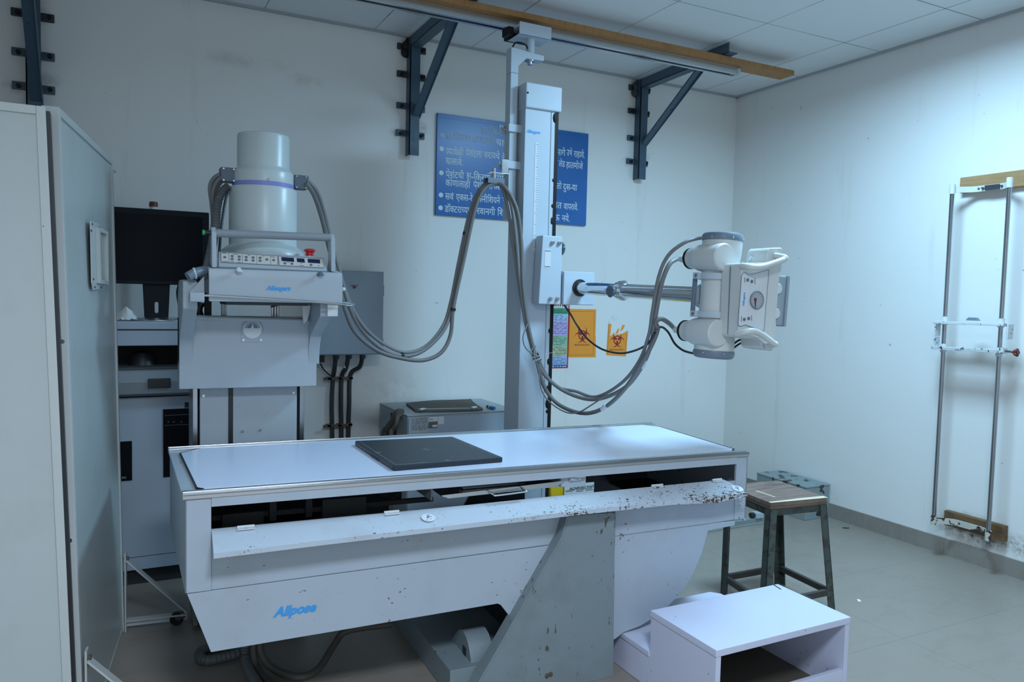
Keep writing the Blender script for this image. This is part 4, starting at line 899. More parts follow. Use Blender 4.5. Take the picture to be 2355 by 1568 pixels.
# left fin and chrome safety rod
p = MB(); e = [ay(436, 672, -1.44), ay(470, 634, -1.41), ay(470, 697, -1.44), ay(436, 690, -1.44)]; p.prism(e, (0, 0.02, 0)); part('fin', p, 'grey', t, 0.002)
p = MB(); a = ay(436, 672, -1.46); b_ = ay(470, 694, -1.46); p.box(a.x, b_.x, -1.47, -1.43, b_.z, a.z); part('fin_lip', p, 'grey', t, 0.003)
p = MB(); p.tube([ay(470, 679, -1.465), ay(600, 686, -1.47), ay(760, 697, -1.47), ay(805, 702, -1.46), ay(812, 699, -1.43), ay(800, 697, -1.40), ay(772, 693, -1.37)], 0.0045, 10); part('guard_rod', p, 'chrome', t)
p = MB(); a = ay(752, 690, -1.42); p.box(a.x, a.x+0.040, -1.43, -1.35, 1.262, 1.33); part('right_bracket', p, 'white', t, 0.003)
p = MB(); a = ay(695, 700, -1.25); p.prism([(a.x, -1.25, 1.30), (a.x+0.035, -1.25, 1.30), (a.x+0.022, -1.25, 1.24), (a.x+0.006, -1.25, 1.225)], (0, 0.02, 0)); part('latch', p, 'white', t, 0.002)
# image intensifier
IX, IY = -3.512, -1.20
p = MB(); p.lathe((IX, IY, 1.43), Z, [(0.15, 0), (0.156, 0.01), (0.157, 0.055), (0.150, 0.078), (0.128, 0.095), (0.1245, 0.098)], 56); part('cylinder_base', p, 'can', t, 0, ang=40)
p = MB(); p.lathe((IX, IY, 1.525), Z, [(0.1255, 0), (0.1255, 0.215), (0.122, 0.222), (0.113, 0.223)], 56); part('cylinder_body', p, 'can', t, ang=40)
p = MB(); p.lathe((IX, IY, 1.746), Z, [(0.1135, 0), (0.1135, 0.019)], 56); part('lilac_band', p, 'purple', t)
p = MB(); p.lathe((IX, IY, 1.765), Z, [(0.113, 0), (0.113, 0.038), (0.109, 0.046), (0.099, 0.056), (0.097, 0.062), (0.097, 0.175), (0.094, 0.184), (0.085, 0.187)], 56); part('camera_can', p, 'can', t, ang=40)
p = MB(); c = ay(617, 412, IY-0.112); bolt(p, c, (0.1, -1, 0), 0.005, 0.003); part('can_screw', p, 'steel', t)
for s_, px, py, nm in ((-1, 524, 404, 0), (1, 690, 421, 1)):
    c = ay(px, py, IY); p = MB(); p.prism([(c.x-0.027, IY-0.028, c.z-0.026), (c.x+0.027, IY-0.028, c.z-0.026), (c.x+0.030*(1 if s_ > 0 else 1.1), IY-0.028, c.z+0.028), (c.x-0.030, IY-0.028, c.z+0.028)], (0, 0.056, 0)); cn = part('cable_connector', p, 'conn', t, 0.006)
    p = MB()
    for dx in (-0.018, 0.018):
        for dz in (-0.021, 0.022): bolt(p, (c.x+dx, IY-0.028, c.z+dz), (0, -1, 0), 0.003, 0.002)
    part('connector_screw', p, 'steel', cn)
for k, (c, r_) in enumerate((([(512, 398, -1.2), (492, 410, -1.19), (483, 432, -1.18), (487, 470, -1.18), (490, 520, -1.17)], 0.008), ([(512, 406, -1.22), (497, 420, -1.21), (489, 445, -1.20), (491, 480, -1.19), (493, 520, -1.18)], 0.008), ([(513, 414, -1.19), (502, 428, -1.18), (495, 450, -1.17), (494, 490, -1.16), (495, 525, -1.15)], 0.0065))):
    P_ = path(c); P_.append(Vector((P_[-1].x, -1.10, 1.42))); part('intensifier_cable', MB().tube(P_, r_, 10), ('hose', 'hose2', 'hose')[k], t)
P_ = path([(527, 428, -1.22), (512, 440, -1.22), (500, 468, -1.23), (495, 520, -1.26), (487, 570, -1.32), (474, 625, -1.37), (466, 636, -1.39)]); part('corrugated_hose', MB().tube(P_, 0.0155, 12, 8, 0.10, 0.0085), 'corr', t)
P_ = path([(472, 622, -1.39), (450, 627, -1.42), (432, 637, -1.43)]); part('hose_cuff', MB().tube(P_, 0.017, 14), 'cap_grey', t)
p = MB(); a = ay(449, 629, -1.42); p.ring(a-Vector((0.004, 0, 0)), (1, 0, 0.25), 0.0185, 0.0205, 0.006, 20); part('cuff_tie', p, 'label', t)
P_ = path([(529, 436, -1.27), (520, 455, -1.29), (512, 500, -1.31), (507, 545, -1.33), (504, 590, -1.34)]); part('black_lead', MB().tube(P_, 0.005, 8), 'black', t)
P_ = path([(475, 690, -1.10), (460, 700, -1.10), (456, 715, -1.10), (462, 735, -1.10), (470, 770, -1.10)]); part('rear_hose', MB().tube(P_, 0.016, 12), 'black', t)
p = MB()
for px in (479,): a = ay(px, 705, -1.13); p.box(a.x-0.012, a.x+0.012, -1.13, -1.10, 1.20, 1.34)
part('rear_post', p, 'dark', t)
p = MB()
for px in (512, 520, 627, 634, 640): a = ay(px, 705, -1.10); p.cyl((a.x, -1.10, 1.20), (a.x, -1.10, 1.34), 0.006, 10)
part('counterweight_cable', p, 'steel', t)
p = MB(); a = ay(632, 702, -1.11); p.bar((a.x-0.016, -1.115, a.z-0.006), (a.x+0.016, -1.115, a.z+0.004), 0.012, 0.007); part('cable_strap', p, 'black', t)

# ================================================================== CONTROL CABINET AND MONITOR
YK = -0.52
t = thing('control_cabinet', 'tall silver computer cabinet between cream screen and tower', 'cabinet', (-3.8, -0.4, 0))
p = MB(); p.box(-4.35, -3.64, YK+0.012, -0.02, 0.10, 0.86); part('body', p, 'cab', t, 0.003)
p = MB(); p.box(-4.34, -3.65, YK+0.03, -0.03, 0, 0.10); part('plinth', p, 'dark', t)
p = MB(); p.box(-4.352, -3.638, YK, YK+0.012, 0.135, 0.862); dr = part('door', p, 'cab', t, 0.002)
p = MB(); p.box(-4.352, -3.638, YK, YK+0.012, 0.075, 0.132); part('lower_rail', p, 'cab', t, 0.002)
a, b_ = ay(375, 941, YK), ay(440, 1092, YK); p = MB(); p.box(a.x, -3.66, YK-0.004, YK, b_.z, a.z); pc = part('computer_front', p, 'black_gloss', dr, 0.001)
p = MB()
for py in (955, 978): v = ay(378, py, YK-0.004); p.box(v.x, -3.67, YK-0.006, YK-0.004, v.z-0.002, v.z+0.001)
for px in (387, 400, 417): v = ay(px, 970, YK-0.004); p.cyl((v.x, YK-0.004, v.z), (v.x, YK-0.006, v.z), 0.004, 10)
part('drive_trim', p, 'darkgrey', dr)
a, b_ = ay(425, 925, YK), ay(436, 937, YK); p = MB(); p.box(a.x, a.x+0.022, YK-0.002, YK, b_.z, a.z); part('lock', p, 'dark', dr)
a, b_ = ay(280, 1015, YK), ay(304, 1104, YK); p = MB(); p.box(-4.1, b_.x, YK-0.004, YK, b_.z, a.z); part('black_vent', p, 'black_gloss', dr, 0.001)
g = _glyphs('PC', 0, 0.01); p = MB(); v = ay(281, 1101, YK-0.005); letter(p, g, (v.x, YK-0.0048, v.z), X, Z, width=0.017, height=0.013); part('vent_lettering', p, 'label_grey', dr)
# drawer
p = MB(); p.prism([(-4.35, YK+0.02, 0.862), (-4.35, YK-0.06, 0.885), (-4.35, YK-0.068, 0.94), (-4.35, YK-0.045, 0.985), (-4.35, YK-0.01, 0.995), (-4.35, YK+0.02, 0.99)], (0.71, 0, 0)); dw = part('drawer', p, 'cab_dark', t, 0.003)
a, b_ = ay(340, 871, YK-0.068), ay(393, 891, YK-0.068); p = MB(); p.box(a.x, b_.x, YK-0.074, YK-0.05, b_.z, a.z); part('drawer_pull', p, 'black', dw, 0.003)
p = MB(); p.box(-4.35, -3.64, YK-0.03, -0.3, 0.992, 1.0); part('keyboard_shelf', p, 'darkgrey', t)
p = MB(); p.box(-4.35, -3.64, -0.31, -0.02, 0.86, 1.10); part('niche_back', p, 'dark', t)
p = MB()
for x in (-4.35, -3.652): p.box(x, x+0.012, YK+0.01, -0.02, 0.86, 1.20)
part('side_panel', p, 'cab', t)
p = MB(); v0, v1 = ay(318, 788, -0.312), ay(402, 830, -0.312); 
for (x0, x1, z0, z1) in ((v0.x, v1.x, v0.z-0.003, v0.z), (v0.x, v1.x, v1.z, v1.z+0.003), (v0.x, v0.x+0.003, v1.z, v0.z), (v1.x-0.003, v1.x, v1.z, v0.z)): p.box(x0, x1, -0.313, -0.31, z0, z1)
part('niche_frame', p, 'black', t)
p = MB(); v = ay(327, 838, -0.40); p.lathe((v.x, -0.40, 1.0), Z, [(0.062, 0), (0.055, 0.03), (0.038, 0.055), (0.012, 0.066)], 24); single('dome_device', p, 'black', 'rounded black device standing in the dark cabinet niche', 'computer device', (v.x, -0.40, 1.0))
p = MB(); p.box(-4.35, -3.64, YK-0.01, -0.02, 1.095, 1.165); part('top_front', p, 'cab', t, 0.004)
p = MB(); p.box(-4.355, -3.635, YK-0.02, -0.02, 1.168, 1.205); part('top_shelf', p, 'cab', t, 0.006)
t = thing('monitor', 'large black computer monitor on the silver cabinet', 'monitor', (-3.85, -0.33, 1.205))
p = MB(); p.lathe((-3.84, -0.36, 1.2055), Z, [(0.15, 0), (0.15, 0.004), (0.13, 0.010), (0.05, 0.012)], 40)
for i, v in enumerate(p.v): p.v[i] = Vector((v.x, -0.36+(v.y+0.36)*0.85, v.z))
part('foot', p, 'alu', t)
a, b_ = ay(330, 700, -0.40), ay(390, 700, -0.40); p = MB(); p.prism([(a.x-0.004, -0.385, 1.40), (b_.x+0.004, -0.385, 1.40), (b_.x-0.004, -0.385, 1.217), (a.x+0.004, -0.385, 1.217)], (0, 0.02, 0)); sp = part('stem', p, 'bezel', t, 0.003)
v = ay(360, 707, -0.387); p = MB(); p.prism([(v.x+0.008*math.cos(q)*1.0, -0.3865, v.z+(0.018 if math.sin(q) >= 0 else -0.018)+0.008*math.sin(q)) for q in [2*PI*k/20 for k in range(20)]], (0, 0.002, 0)); part('cable_hole', p, 'label_grey', sp)
mz0, mz1 = ay(480, 657, -0.40).z, ay(480, 489, -0.40).z; mx1 = ay(481, 560, -0.40).x
p = MB(); p.box(mx1-0.56, mx1, -0.40, -0.355, mz0, mz1); part('bezel', p, 'bezel', t, 0.004)
s0, s1 = ay(466, 648, -0.401), ay(466, 500, -0.401); p = MB(); p.box(mx1-0.545, s0.x, -0.402, -0.399, s0.z, s1.z); part('screen', p, 'black_gloss', t)
v = ay(262, 490, -0.4015); g = _glyphs('Allengers', 0.2, 0.03); p = MB(); letter(p, g, (v.x-0.022, -0.4012, v.z-0.004), X, Z, width=ay(277, 490, -0.4).x-v.x+0.022, height=0.011); part('logo', p, 'label', t)
p = MB(); p.tube([ay(412, 655, -0.37), ay(408, 672, -0.36), ay(412, 700, -0.33), ay(420, 716, -0.30)], 0.006, 8); part('signal_lead', p, 'black', t)
v = ay(353, 480, -0.10)
t = thing('beacon_lamp', 'small red capped lamp on a white post above the monitor', 'lamp', (v.x, -0.10, 1.205))
part('post', MB().cyl((v.x, -0.10, 1.205), (v.x, -0.10, v.z-0.012), 0.014, 14), 'label_grey', t)
part('collar', MB().lathe((v.x, -0.10, v.z-0.012), Z, [(0.018, 0), (0.020, 0.004), (0.016, 0.018), (0.018, 0.022)], 18), 'label', t)
part('lens', MB().lathe((v.x, -0.10, v.z+0.010), Z, [(0.020, 0), (0.0205, 0.010), (0.019, 0.022), (0.016, 0.024)], 14), 'darkred', t)
a, b_ = ay(262, 666, 0), ay(322, 672, 0); p = MB(); p.box(-4.2, b_.x, -0.02, 0, 1.405, 1.432); single('wall_trunking', p, 'label', 'short white cable trunking on the wall under the monitor', 'cable trunking', (-4.0, 0, 1.405), bevel=0.002)
# crumpled tissue
random.seed(21); v = Vector((-3.985, -0.475, 1.206)); p = MB(); n_, m_ = 9, 7; vs = []; fs = []
for i in range(m_):
    for j in range(n_):
        u_, w_ = i/(m_-1)-0.5, j/(n_-1)-0.5; hgt = max(0, 0.058*(1-2.2*abs(u_))*(1-1.7*abs(w_)))+random.uniform(0.0, 0.010)
        vs.append((v.x+w_*0.085+random.uniform(-.005, .005), v.y+u_*0.075+random.uniform(-.005, .005), 1.2062+hgt))
for i in range(m_-1):
    for j in range(n_-1): fs.append((i*n_+j, i*n_+j+1, (i+1)*n_+j+1, (i+1)*n_+j))
p.add(vs, fs); single('tissue', p, 'paper', 'crumpled white tissue on the silver cabinet below the monitor', 'tissue', (v.x, v.y, 1.206))

# ================================================================== LEAD SCREEN (two hinged leaves)
t = thing('lead_screen', 'tall cream lead screen of two hinged leaves with small viewing window', 'screen', (-4.05, -1.45, 0))
LX = 0.030  # lean to the left over the full height
F0 = Vector((-4.0, -0.99, 0)); DV = Vector((-0.105, -0.87, 0)).normalized(); NV = Vector((DV.y, -DV.x, 0))  # NV points left, away from the room
HS = 1.838
def sx_(u, d, z): return F0 + DV*u + NV*d + Vector((-LX*z/HS - 0.018*u*z/HS, 0, z))
WS = 0.885
class SB(MB):
    pass
def sbox(p, u0, u1, d0, d1, z0, z1):
    return p.hexa([sx_(u0, d0, z0), sx_(u1, d0, z0), sx_(u1, d1, z0), sx_(u0, d1, z0)], [sx_(u0, d0, z1), sx_(u1, d0, z1), sx_(u1, d1, z1), sx_(u0, d1, z1)])
p = MB(); sbox(p, 0.02, WS-0.02, 0.006, 0.042, 0.015, HS-0.02); part('right_leaf', p, 'lead_face', t)
p = MB(); sbox(p, WS-0.022, WS, 0.0, 0.042, 0, HS); sbox(p, 0, 0.022, 0.0, 0.048, 0, HS); sbox(p, 0.022, WS-0.022, 0.0, 0.048, HS-0.022, HS); sbox(p, 0.022, WS-0.022, 0.004, 0.048, 0, 0.02)
part('leaf_frame', p, 'lead', t, 0.0015)
p = MB(); sbox(p, WS-0.02, WS+0.012, 0.042, 0.054, 0, HS-0.02); part('hinge_strip', p, 'black', t)  # black strip colours in the shade of the gap between the leaves
for (px, py) in ((124, 312), (144, 785), (161, 1242)):
    d = _ray(px, py); o_ = sx_(WS, 0.024, 1.0); tt = (o_-CAM).dot(DV)/d.dot(DV); c = CAM+d*tt; p = MB(); bolt(p, c-DV*0.002, DV, 0.006, 0.004); part('frame_screw', p, 'steel', t)
def sp_(px, py, lift=0.0):
    o_ = sx_(0.4, 0, 1.4); d = _ray(px, py); nn = NV; return CAM+d*((o_-CAM).dot(nn)/d.dot(nn))-nn*lift
wf = [(206, 508), (226, 513), (226, 520), (238, 528), (240, 655), (230, 657), (230, 664), (212, 667), (209, 650)]
p = MB(); p.prism([sp_(*c) for c in wf], -NV*0.004); vw = part('viewing_window', p, 'lead', t, 0.001)
o_, i_ = [(215, 522), (237.5, 532), (239.5, 655), (219, 651)], [(219, 532), (235, 539), (237, 646), (222, 643)]
p = MB()
for k in range(4):
    k2 = (k+1) % 4; p.prism([sp_(*o_[k], 0.004), sp_(*o_[k2], 0.004), sp_(*i_[k2], 0.004), sp_(*i_[k], 0.004)], -NV*0.012)
part('window_frame', p, 'lead', vw, 0.001)
p = MB(); p.prism([sp_(*c, 0.0042) for c in i_], -NV*0.002); part('glass', p, 'glass', vw)
p = MB()
for c in ((208, 515), (224, 523), (206, 530), (211, 642), (228, 661), (214, 660)): bolt(p, sp_(*c, 0.004), -NV, 0.0035, 0.003)
part('window_screw', p, 'rusty', vw)
# left leaf, turned across the view
L0 = ay(105, 246, -1.92); LB_ = ay(165, 1568, -1.92); sl = (LB_.x-L0.x)/(L0.z-LB_.z)
def lx(x, z): return L0.x + x + sl*(L0.z-z)
YL = -1.92
p = MB(); p.hexa([(lx(-0.9, 0), YL, 0), (lx(-0.022, 0), YL, 0), (lx(-0.022, 0), YL+0.04, 0), (lx(-0.9, 0), YL+0.04, 0)], [(lx(-0.9, L0.z-0.02), YL, L0.z-0.02), (lx(-0.022, L0.z-0.02), YL, L0.z-0.02), (lx(-0.022, L0.z-0.02), YL+0.04, L0.z-0.02), (lx(-0.9, L0.z-0.02), YL+0.04, L0.z-0.02)]); part('left_leaf', p, 'lead_face', t)
p = MB(); zt = L0.z
p.hexa([(lx(-0.022, 0), YL-0.006, 0), (lx(0, 0), YL-0.006, 0), (lx(0, 0), YL+0.046, 0), (lx(-0.022, 0), YL+0.046, 0)], [(lx(-0.022, zt), YL-0.006, zt), (lx(0, zt), YL-0.006, zt), (lx(0, zt), YL+0.046, zt), (lx(-0.022, zt), YL+0.046, zt)])
p.hexa([(lx(-0.9, zt-0.022), YL-0.006, zt-0.022), (lx(-0.022, zt-0.022), YL-0.006, zt-0.022), (lx(-0.022, zt-0.022), YL+0.046, zt-0.022), (lx(-0.9, zt-0.022), YL+0.046, zt-0.022)], [(lx(-0.9, zt), YL-0.006, zt), (lx(-0.022, zt), YL-0.006, zt), (lx(-0.022, zt), YL+0.046, zt), (lx(-0.9, zt), YL+0.046, zt)])
part('leaf_frame', p, 'lead', t, 0.0015)
p = MB(); p.hexa([(lx(0.0005, 0), YL-0.001, 0), (lx(0.009, 0), YL-0.001, 0), (lx(0.009, 0), YL+0.04, 0), (lx(0.0005, 0), YL+0.04, 0)], [(lx(0.0005, zt-0.01), YL-0.001, zt-0.01), (lx(0.009, zt-0.01), YL-0.001, zt-0.01), (lx(0.009, zt-0.01), YL+0.04, zt-0.01), (lx(0.0005, zt-0.01), YL+0.04, zt-0.01)]); part('edge_seal', p, 'black', t)  # added black strip stands in for the shaded gap beside this leaf
# feet
for u, nm in ((0.012, 0), (WS-0.012, 1)):
    b0 = F0+DV*u-NV*0.001; X_ = -NV
    p = MB(); p.bar(b0+X_*0.004+Z*0.0, b0+X_*0.004+Z*0.315, 0.034, 0.006, X_); p.bar(b0+X_*0.006+Z*0.042, b0+X_*0.228+Z*0.042, 0.036, 0.005); p.bar(b0+X_*0.006+Z*0.030, b0+X_*0.228+Z*0.030, 0.005, 0.026)
    p.bar(b0+X_*0.008+Z*0.288, b0+X_*0.226+Z*0.115, 0.036, 0.006) if False else p.bar(b0+X_*0.008+Z*0.285, b0+X_*0.226+Z*0.05, 0.036, 0.006); ft = part('foot', p, 'lead', t, 0.001)
    p = MB(); bolt(p, b0+X_*0.006+Z*0.29, X_, 0.008, 0.01); bolt(p, b0+X_*0.205+Z*0.044, Z, 0.009, 0.008); part('foot_bolt', p, 'rusty', ft)
    wc = b0+X_*0.188+Z*0.026
    p = MB(); p.cyl(wc-DV*0.010, wc+DV*0.010, 0.0255, 22); part('caster_wheel', p, 'soot', ft)
    p = MB(); p.bar(wc+X_*0.015+Z*0.014+DV*0.014, wc+DV*0.014, 0.02, 0.003, DV); p.cyl(wc+X_*0.012+Z*0.0, wc+X_*0.012+Z*0.014, 0.012, 12) if False else p.box(wc.x-0.005, wc.x+0.03, wc.y-0.018, wc.y+0.018, 0.030, 0.0385); part('caster_fork', p, 'darkgrey', ft)

# ================================================================== EXAMINATION TABLE
TA = az(420, 1137, 0.77); TBp = az(1722, 1040, 0.77); EX = (TBp-TA).normalized(); EY = Vector((-EX.y, EX.x, 0))
LT = (TBp-TA).length
def tx(v):
    """table frame: along the front edge, back from it, up; the back edge runs a touch wider than the front"""
    s = v.x + (v.y/0.72)*(-0.052+0.036*v.x) if v.y > 0 else v.x
    q = TA+EX*s+EY*v.y; return Vector((q.x, q.y, v.z))
def TP(px, py, off=0.0):
    d = _ray(px, py); o_ = TA+EY*off; q = CAM+d*((o_-CAM).dot(EY)/d.dot(EY))-TA
    return Vector((q.dot(EX), off, q.z+TA.z))
WT = 0.715
t = thing('x_ray_table', 'long grey tilting examination table with white top and open front flap', 'examination table', (-2.85, -1.65, 0))
p = MB(tx); p.box(0.0, LT, 0.0, WT, 0.752, 0.764); tt_ = part('table_top', p, 'table', t, 0.002)
p = MB(tx); p.prism([(0.06, 0.055, 0.764), (1.985, 0.055, 0.764), (2.005, 0.075, 0.764), (2.0, 0.60, 0.764), (1.955, WT-0.045, 0.764), (0.105, WT-0.045, 0.764), (0.035, 0.60, 0.764), (0.045, 0.075, 0.764)], (0, 0, 0.006)); part('white_laminate', p, 'laminate', tt_, 0.001)
p = MB(tx); ol = [(0.06, 0.053), (1.985, 0.053), (2.008, 0.075), (2.003, 0.60), (1.957, WT-0.043), (0.103, WT-0.043), (0.032, 0.60), (0.042, 0.075)]
for ks in ((1, 2, 3), (5, 6, 7)):
    p = MB(tx)
    for k in ks: a, b_ = ol[k], ol[(k+1) % 8]; p.bar((a[0], a[1], 0.7665), (b_[0], b_[1], 0.7665), 0.0035 if ks[0] == 5 else 0.007, 0.0075)
    part('black_seal', p, 'black', tt_)
for w0, w1, fr in ((-0.006, 0.042, 1), (WT-0.042, WT+0.006, 0)):
    p = MB(tx)
    e0 = w0 if fr else w1
    p.box(0, LT, w0, w1, 0.764, 0.771); p.box(0, LT, min(e0, e0+(0.006 if fr else -0.006)), max(e0, e0+(0.006 if fr else -0.006)), 0.7555, 0.771)
    wm = 0.014 if fr else WT-0.014; p.box(0, LT, wm-0.003, wm+0.003, 0.771, 0.7745)
    part('edge_rail', p, 'alu', t, 0.0015)
    p = MB(tx)
    for s in (0.3, 0.85, 1.35, 1.8): bolt(p, (s, (w0+w1)/2+0.004, 0.771), Z, 0.004, 0.0015)
    part('rail_screw', p, 'steel', t)
# body
p = MB(tx); p.box(0.006, 0.076, 0.0, 0.012, 0.481, 0.752); p.box(0.006, 0.012, 0.0, WT, 0.481, 0.752); part('left_end_panel', p, 'table', t, 0.002)
p = MB(tx); p.box(1.964, LT-0.003, 0.0, 0.012, 0.508, 0.752); p.box(LT-0.010, LT-0.003, 0.0, WT, 0.50, 0.752); part('right_end_panel', p, 'table_worn', t, 0.002)
p = MB(tx); p.box(0.076, 1.964, -0.003, 0.010, 0.728, 0.755); part('top_stringer', p, 'table', t, 0.0015)
p = MB(tx); p.prism([(0.076, 0.004, 0.481), (1.966, 0.004, 0.507), (1.966, 0.004, 0.662), (0.076, 0.004, 0.660)], (0, 0.008, 0)); part('lower_front_panel', p, 'table', t, 0.0015)
p = MB(tx); p.box(0.02, 0.85, WT-0.012, WT, 0.49, 0.745); p.box(1.735, LT-0.012, WT-0.012, WT, 0.44, 0.745); p.box(1.34, 1.735, WT-0.012, WT, 0.509, 0.745); p.box(0.85, 1.34, WT-0.012, WT, 0.725, 0.745); part('rear_panel', p, 'darkgrey', t)  # closed outline and dark colour put shade behind the open slot
p = MB(tx); p.box(0.02, 0.62, 0.02, WT-0.02, 0.50, 0.51); p.box(1.80, LT-0.012, 0.02, WT-0.02, 0.50, 0.51); p.box(0.02, LT-0.012, 0.02, WT-0.02, 0.748, 0.7515); part('inner_pan', p, 'dark', t)  # added dark pan, shade of the table interior put into its colour
p = MB(tx); p.box(0.09, 0.80, 0.16, 0.175, 0.64, 0.655); p.box(0.12, 0.24, 0.13, 0.14, 0.60, 0.665); p.box(0.42, 0.56, 0.13, 0.14, 0.61, 0.685); p.box(0.26, 0.28, 0.14, 0.16, 0.63, 0.69); p.box(0.37, 0.39, 0.14, 0.16, 0.63, 0.69); part('inner_carriage', p, 'dark_iron', t)
p = MB(tx); p.box(1.5, 1.95, 0.30, 0.32, 0.55, 0.57); part('inner_rail', p, 'dark_iron', t)
P_ = [(0.63, 0.25, 0.72), (0.635, 0.25, 0.68), (0.66, 0.25, 0.65), (0.69, 0.25, 0.65), (0.715, 0.25, 0.68), (0.72, 0.25, 0.72)]; p = MB(tx); p.tube(P_, 0.012, 8, 8, 0.25, 0.010); part('coiled_lead', p, 'darkgrey', t)
# cassette tray
p = MB(tx); p.box(1.215, 1.315, 0.02, 0.10, 0.690, 0.748); part('tray_bracket', p, 'table', t, 0.002)
p = MB(tx); p.box(1.245, 1.29, 0.010, 0.02, 0.712, 0.734); p.box(1.265, 1.30, -0.004, 0.012, 0.726, 0.731); bolt(p, (1.252, 0.010, 0.720), (0, -1, 0), 0.006, 0.004); bolt(p, (1.282, 0.010, 0.720), (0, -1, 0), 0.006, 0.004); part('tray_catch', p, 'grey', t, 0.001)
p = MB(tx); p.box(0.735, 0.741, 0.0, 0.30, 0.690, 0.748); p.prism([(0.735, 0.01, 0.748), (0.735, 0.01, 0.690), (0.66, 0.25, 0.74)], (0, 0.004, 0)); part('tray_bracket', p, 'darkgrey', t)
p = MB(tx); p.prism([(0.775, 0.012, 0.700), (0.80, 0.012, 0.688), (1.20, 0.012, 0.697), (1.228, 0.012, 0.716), (1.19, 0.014, 0.713)], (0, 0.003, 0)); p.box(0.78, 1.22, 0.015, 0.40, 0.694, 0.697); tr = part('cassette_tray', p, 'steel', t)
p = MB(tx); p.tube([(0.935, 0.012, 0.703), (0.95, -0.010, 0.694), (0.962, -0.014, 0.692), (1.06, -0.014, 0.696), (1.066, -0.012, 0.698), (1.055, 0.010, 0.706)], 0.0035, 10, 4); part('tray_handle', p, 'chrome', tr)
p = MB(tx); p.box(0.872, 1.085, 0.10, 0.104, 0.702, 0.744); p.box(0.872, 1.10, 0.07, 0.104, 0.700, 0.703); part('tray_backplate', p, 'stand_steel', tr)
p = MB(tx)
for s in (0.90, 0.985, 1.07): bolt(p, (s, 0.10, 0.728), (0, -1, 0), 0.007, 0.003)
part('tray_screw', p, 'soot', tr)
# flap, hanging open on four hinges and a little bowed
FO = [(0.079, -0.098, 0.622), (0.4, -0.098, 0.628), (0.8, -0.10, 0.634), (1.2, -0.10, 0.6395), (1.6, -0.10, 0.642), (1.80, -0.10, 0.6405), (1.938, -0.10, 0.643)]
FI = [(0.077, -0.002, 0.657), (0.4, -0.002, 0.660), (0.8, -0.002, 0.664), (1.2, -0.002, 0.668), (1.6, -0.002, 0.670), (1.80, -0.002, 0.671), (1.905, -0.002, 0.672)]
p = MB(tx); n_ = len(FO)
vs = FO+FI+[(a[0], a[1]+0.002, a[2]-0.004) for a in FO]+[(a[0], a[1], a[2]-0.004) for a in FI]
fs = []
for k in range(n_-1): fs += [(k, k+1, n_+k+1, n_+k), (2*n_+k+1, 2*n_+k, 3*n_+k, 3*n_+k+1), (k+1, k, 2*n_+k, 2*n_+k+1), (n_+k, n_+k+1, 3*n_+k+1, 3*n_+k)]
fs += [(0, n_, 3*n_, 2*n_), (n_-1, 2*n_-1+0, 4*n_-1, 3*n_-1)]
p.add(vs, fs); fl = part('flap', p, 'flap', t)
p = MB(tx); LH = [0.0145, 0.0145, 0.015, 0.015, 0.0155, 0.024, 0.014]
for k in range(n_-1):
    a, b_ = FO[k], FO[k+1]; p.hexa([(a[0], a[1]-0.001, a[2]-LH[k]), (b_[0], b_[1]-0.001, b_[2]-LH[k+1]), (b_[0], b_[1]+0.002, b_[2]-LH[k+1]), (a[0], a[1]+0.002, a[2]-LH[k])], [(a[0], a[1]-0.001, a[2]), (b_[0], b_[1]-0.001, b_[2]), (b_[0], b_[1]+0.002, b_[2]), (a[0], a[1]+0.002, a[2])])
part('flap_lip', p, 'flap', fl)
for s, z in ((0.17, 0.662), (0.606, 0.666), (1.60, 0.674), (1.868, 0.675)):
    p = MB(tx); p.cyl((s-0.024, -0.004, z), (s+0.024, -0.004, z), 0.0042, 10); p.box(s-0.024, s+0.024, -0.018, -0.004, z-0.006, z-0.003); part('hinge', p, 'chip_white', fl)
for (px, py, lb) in ((985, 1191, 'round white sticker near the middle of the flap'), (1696, 1124, 'round white sticker at the right end of the flap')):
    d = _ray(px, py); O_ = tx(Vector((1.0, -0.002, 0.665))); q = tx(Vector((1.0, -0.098, 0.636))); n1 = EX.cross(q-O_).normalized(); n1 = n1 if n1.z > 0 else -n1
    c = CAM+d*((O_-CAM).dot(n1)/d.dot(n1)) if px < 1200 else CAM+d*((tx(Vector((1.88, -0.002, 0.673)))-CAM).dot(n1)/d.dot(n1))
    p = MB(); p.cyl(c+n1*0.001, c+n1*0.0022, 0.022, 26); sk = part('sticker', p, 'label', fl, label=lb)
    p = MB(); p.cyl(c+n1*0.0022, c+n1*0.006, 0.0035, 10); part('stud', p, 'steel', fl)
    p = MB()
    for k in range(6):
        o2 = EX*random.uniform(-0.012, 0.002)+(q-O_).normalized()*(-0.014+0.0055*k); p.bar(c+n1*0.0024+o2, c+n1*0.0024+o2+EX*random.uniform(0.006, 0.014), 0.0018, 0.0003, n1)
    part('sticker_print', p, 'board', fl)
